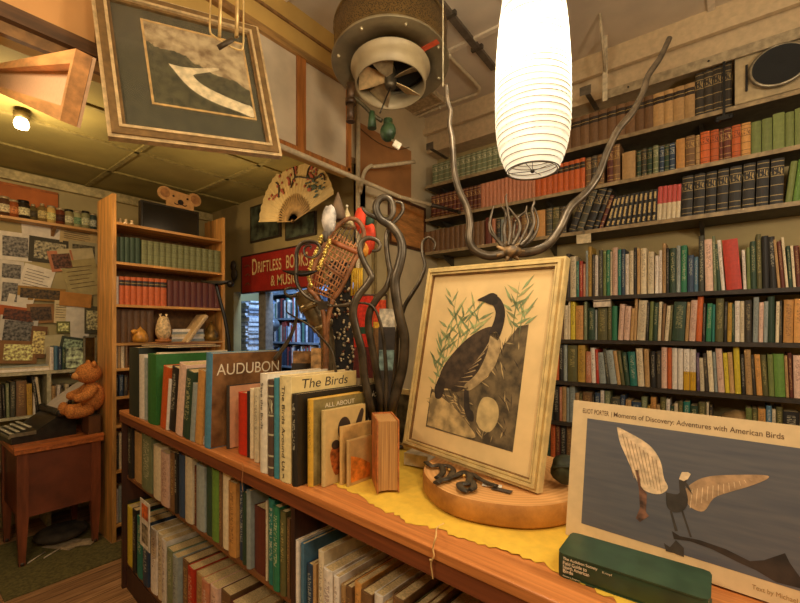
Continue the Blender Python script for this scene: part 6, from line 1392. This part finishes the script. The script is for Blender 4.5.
b0 = atD(322, 236, 1.54); m2 = m.build('bead_strings', plain((206, 170, 84), .25, .6, var=.3, scale=80), origin=b0); tag(m2, 'golden bead strings draped over the left edge of the snowshoe', 'beads', kind='stuff')
# horn shaped metal pipe
hb = Vector((atD(328, 400, 1.72).x, atD(328, 400, 1.72).y, TOP + .0065)); t = thing('metal_horn', 'bent tarnished metal horn below the snowshoe behind the counter books', 'horn', hb)
hm = plain((120, 106, 80), .3, .75, var=.3, scale=14)
MB().tube(spline([atD(306, 291, 1.72), atD(309, 300, 1.72), atD(316, 315, 1.72), atD(324, 330, 1.72), atD(328, 350, 1.72), hb + UP * .001], 6), [.048] * 3 + [.05] * 6 + [.044] * 6 + [.034] * 6 + [.03] * 10, 20).build('bent_pipe', hm, t, origin=hb)
MB().tube([atD(311, 304, 1.72), atD(313, 309, 1.72)], [.054, .053], 20).tube([atD(322, 325, 1.72), atD(324, 329, 1.72)], [.045, .043], 20).build('seam_ring', plain((150, 134, 100), .3, .75), t, origin=hb)
# shell curtain
sb0 = Vector((atD(340, 400, 1.85).x, atD(340, 400, 1.85).y, TOP + .0065)); rs = random.Random(12)
t = thing('shell_garland', 'dark garland covered with small pale shells hanging right of the metal horn', 'garland', sb0)
zt_ = 1.5 + (HZ - 262) / FPX * 1.85 - sb0.z
m = MB(); m.tube([(0, 0, 0), (.0, 0, zt_ * .5), (.0, 0, zt_)], [.05, .062, .05], 14); m.build('dark_backing', plain((34, 30, 26), .8, var=.4, scale=20), t)
m = MB(); m3 = MB()
for k in range(330):
    z_ = rs.uniform(.02, zt_); q_ = YAW + R(rs.uniform(-170, -10)); rr_ = .062; (m if rs.random() < .65 else m3).ball((rr_ * math.cos(q_), rr_ * math.sin(q_), z_), rs.uniform(.004, .010), n=6, sc=(1, .7, rs.uniform(.5, 1.1)))
tag(m.build('pale_shells', plain((186, 164, 128), .5, var=.4, scale=50), t), kind='stuff'); tag(m3.build('brown_shells', plain((110, 60, 34), .5, var=.3, scale=50), t), kind='stuff')
# small boxes behind the counter books
for u, v, w0, h0, c_, d_, lab in ((304, 357, .085, .05, (150, 110, 66), 1.78, 'small tan woven box behind the counter books'), (317, 362, .04, .11, (170, 130, 80), 1.66, 'upright tan wooden block behind the counter books'), (387, 318, .07, .085, (200, 186, 160), 1.95, 'pale card with a dark bird logo behind the iron bars'), (388, 360, .08, .09, (110, 130, 120), 1.9, 'grey green cloth lump behind the iron bars')):
    p = atD(u, v, d_); zb = p.z - h0 / 2
    t = thing('small_box', lab, 'box', (p.x, p.y, TOP + .0065), YAW); MB().box(-w0 / 2, w0 / 2, -.02, .02, zb - TOP - .0065, zb - TOP - .0065 + h0).build('box', plain(c_, .7, var=.25, scale=40), t)
    MB().box(-w0 / 2 - .004, w0 / 2 + .004, -.024, .024, 0, zb - TOP - .0065).build('pedestal', plain((52, 42, 32), .7), t)

o = MASS['mb'].build('small_books', MASS['mats']); tag(o, 'small distant books of the far shelves and the pine bookcase', 'books', kind='stuff')
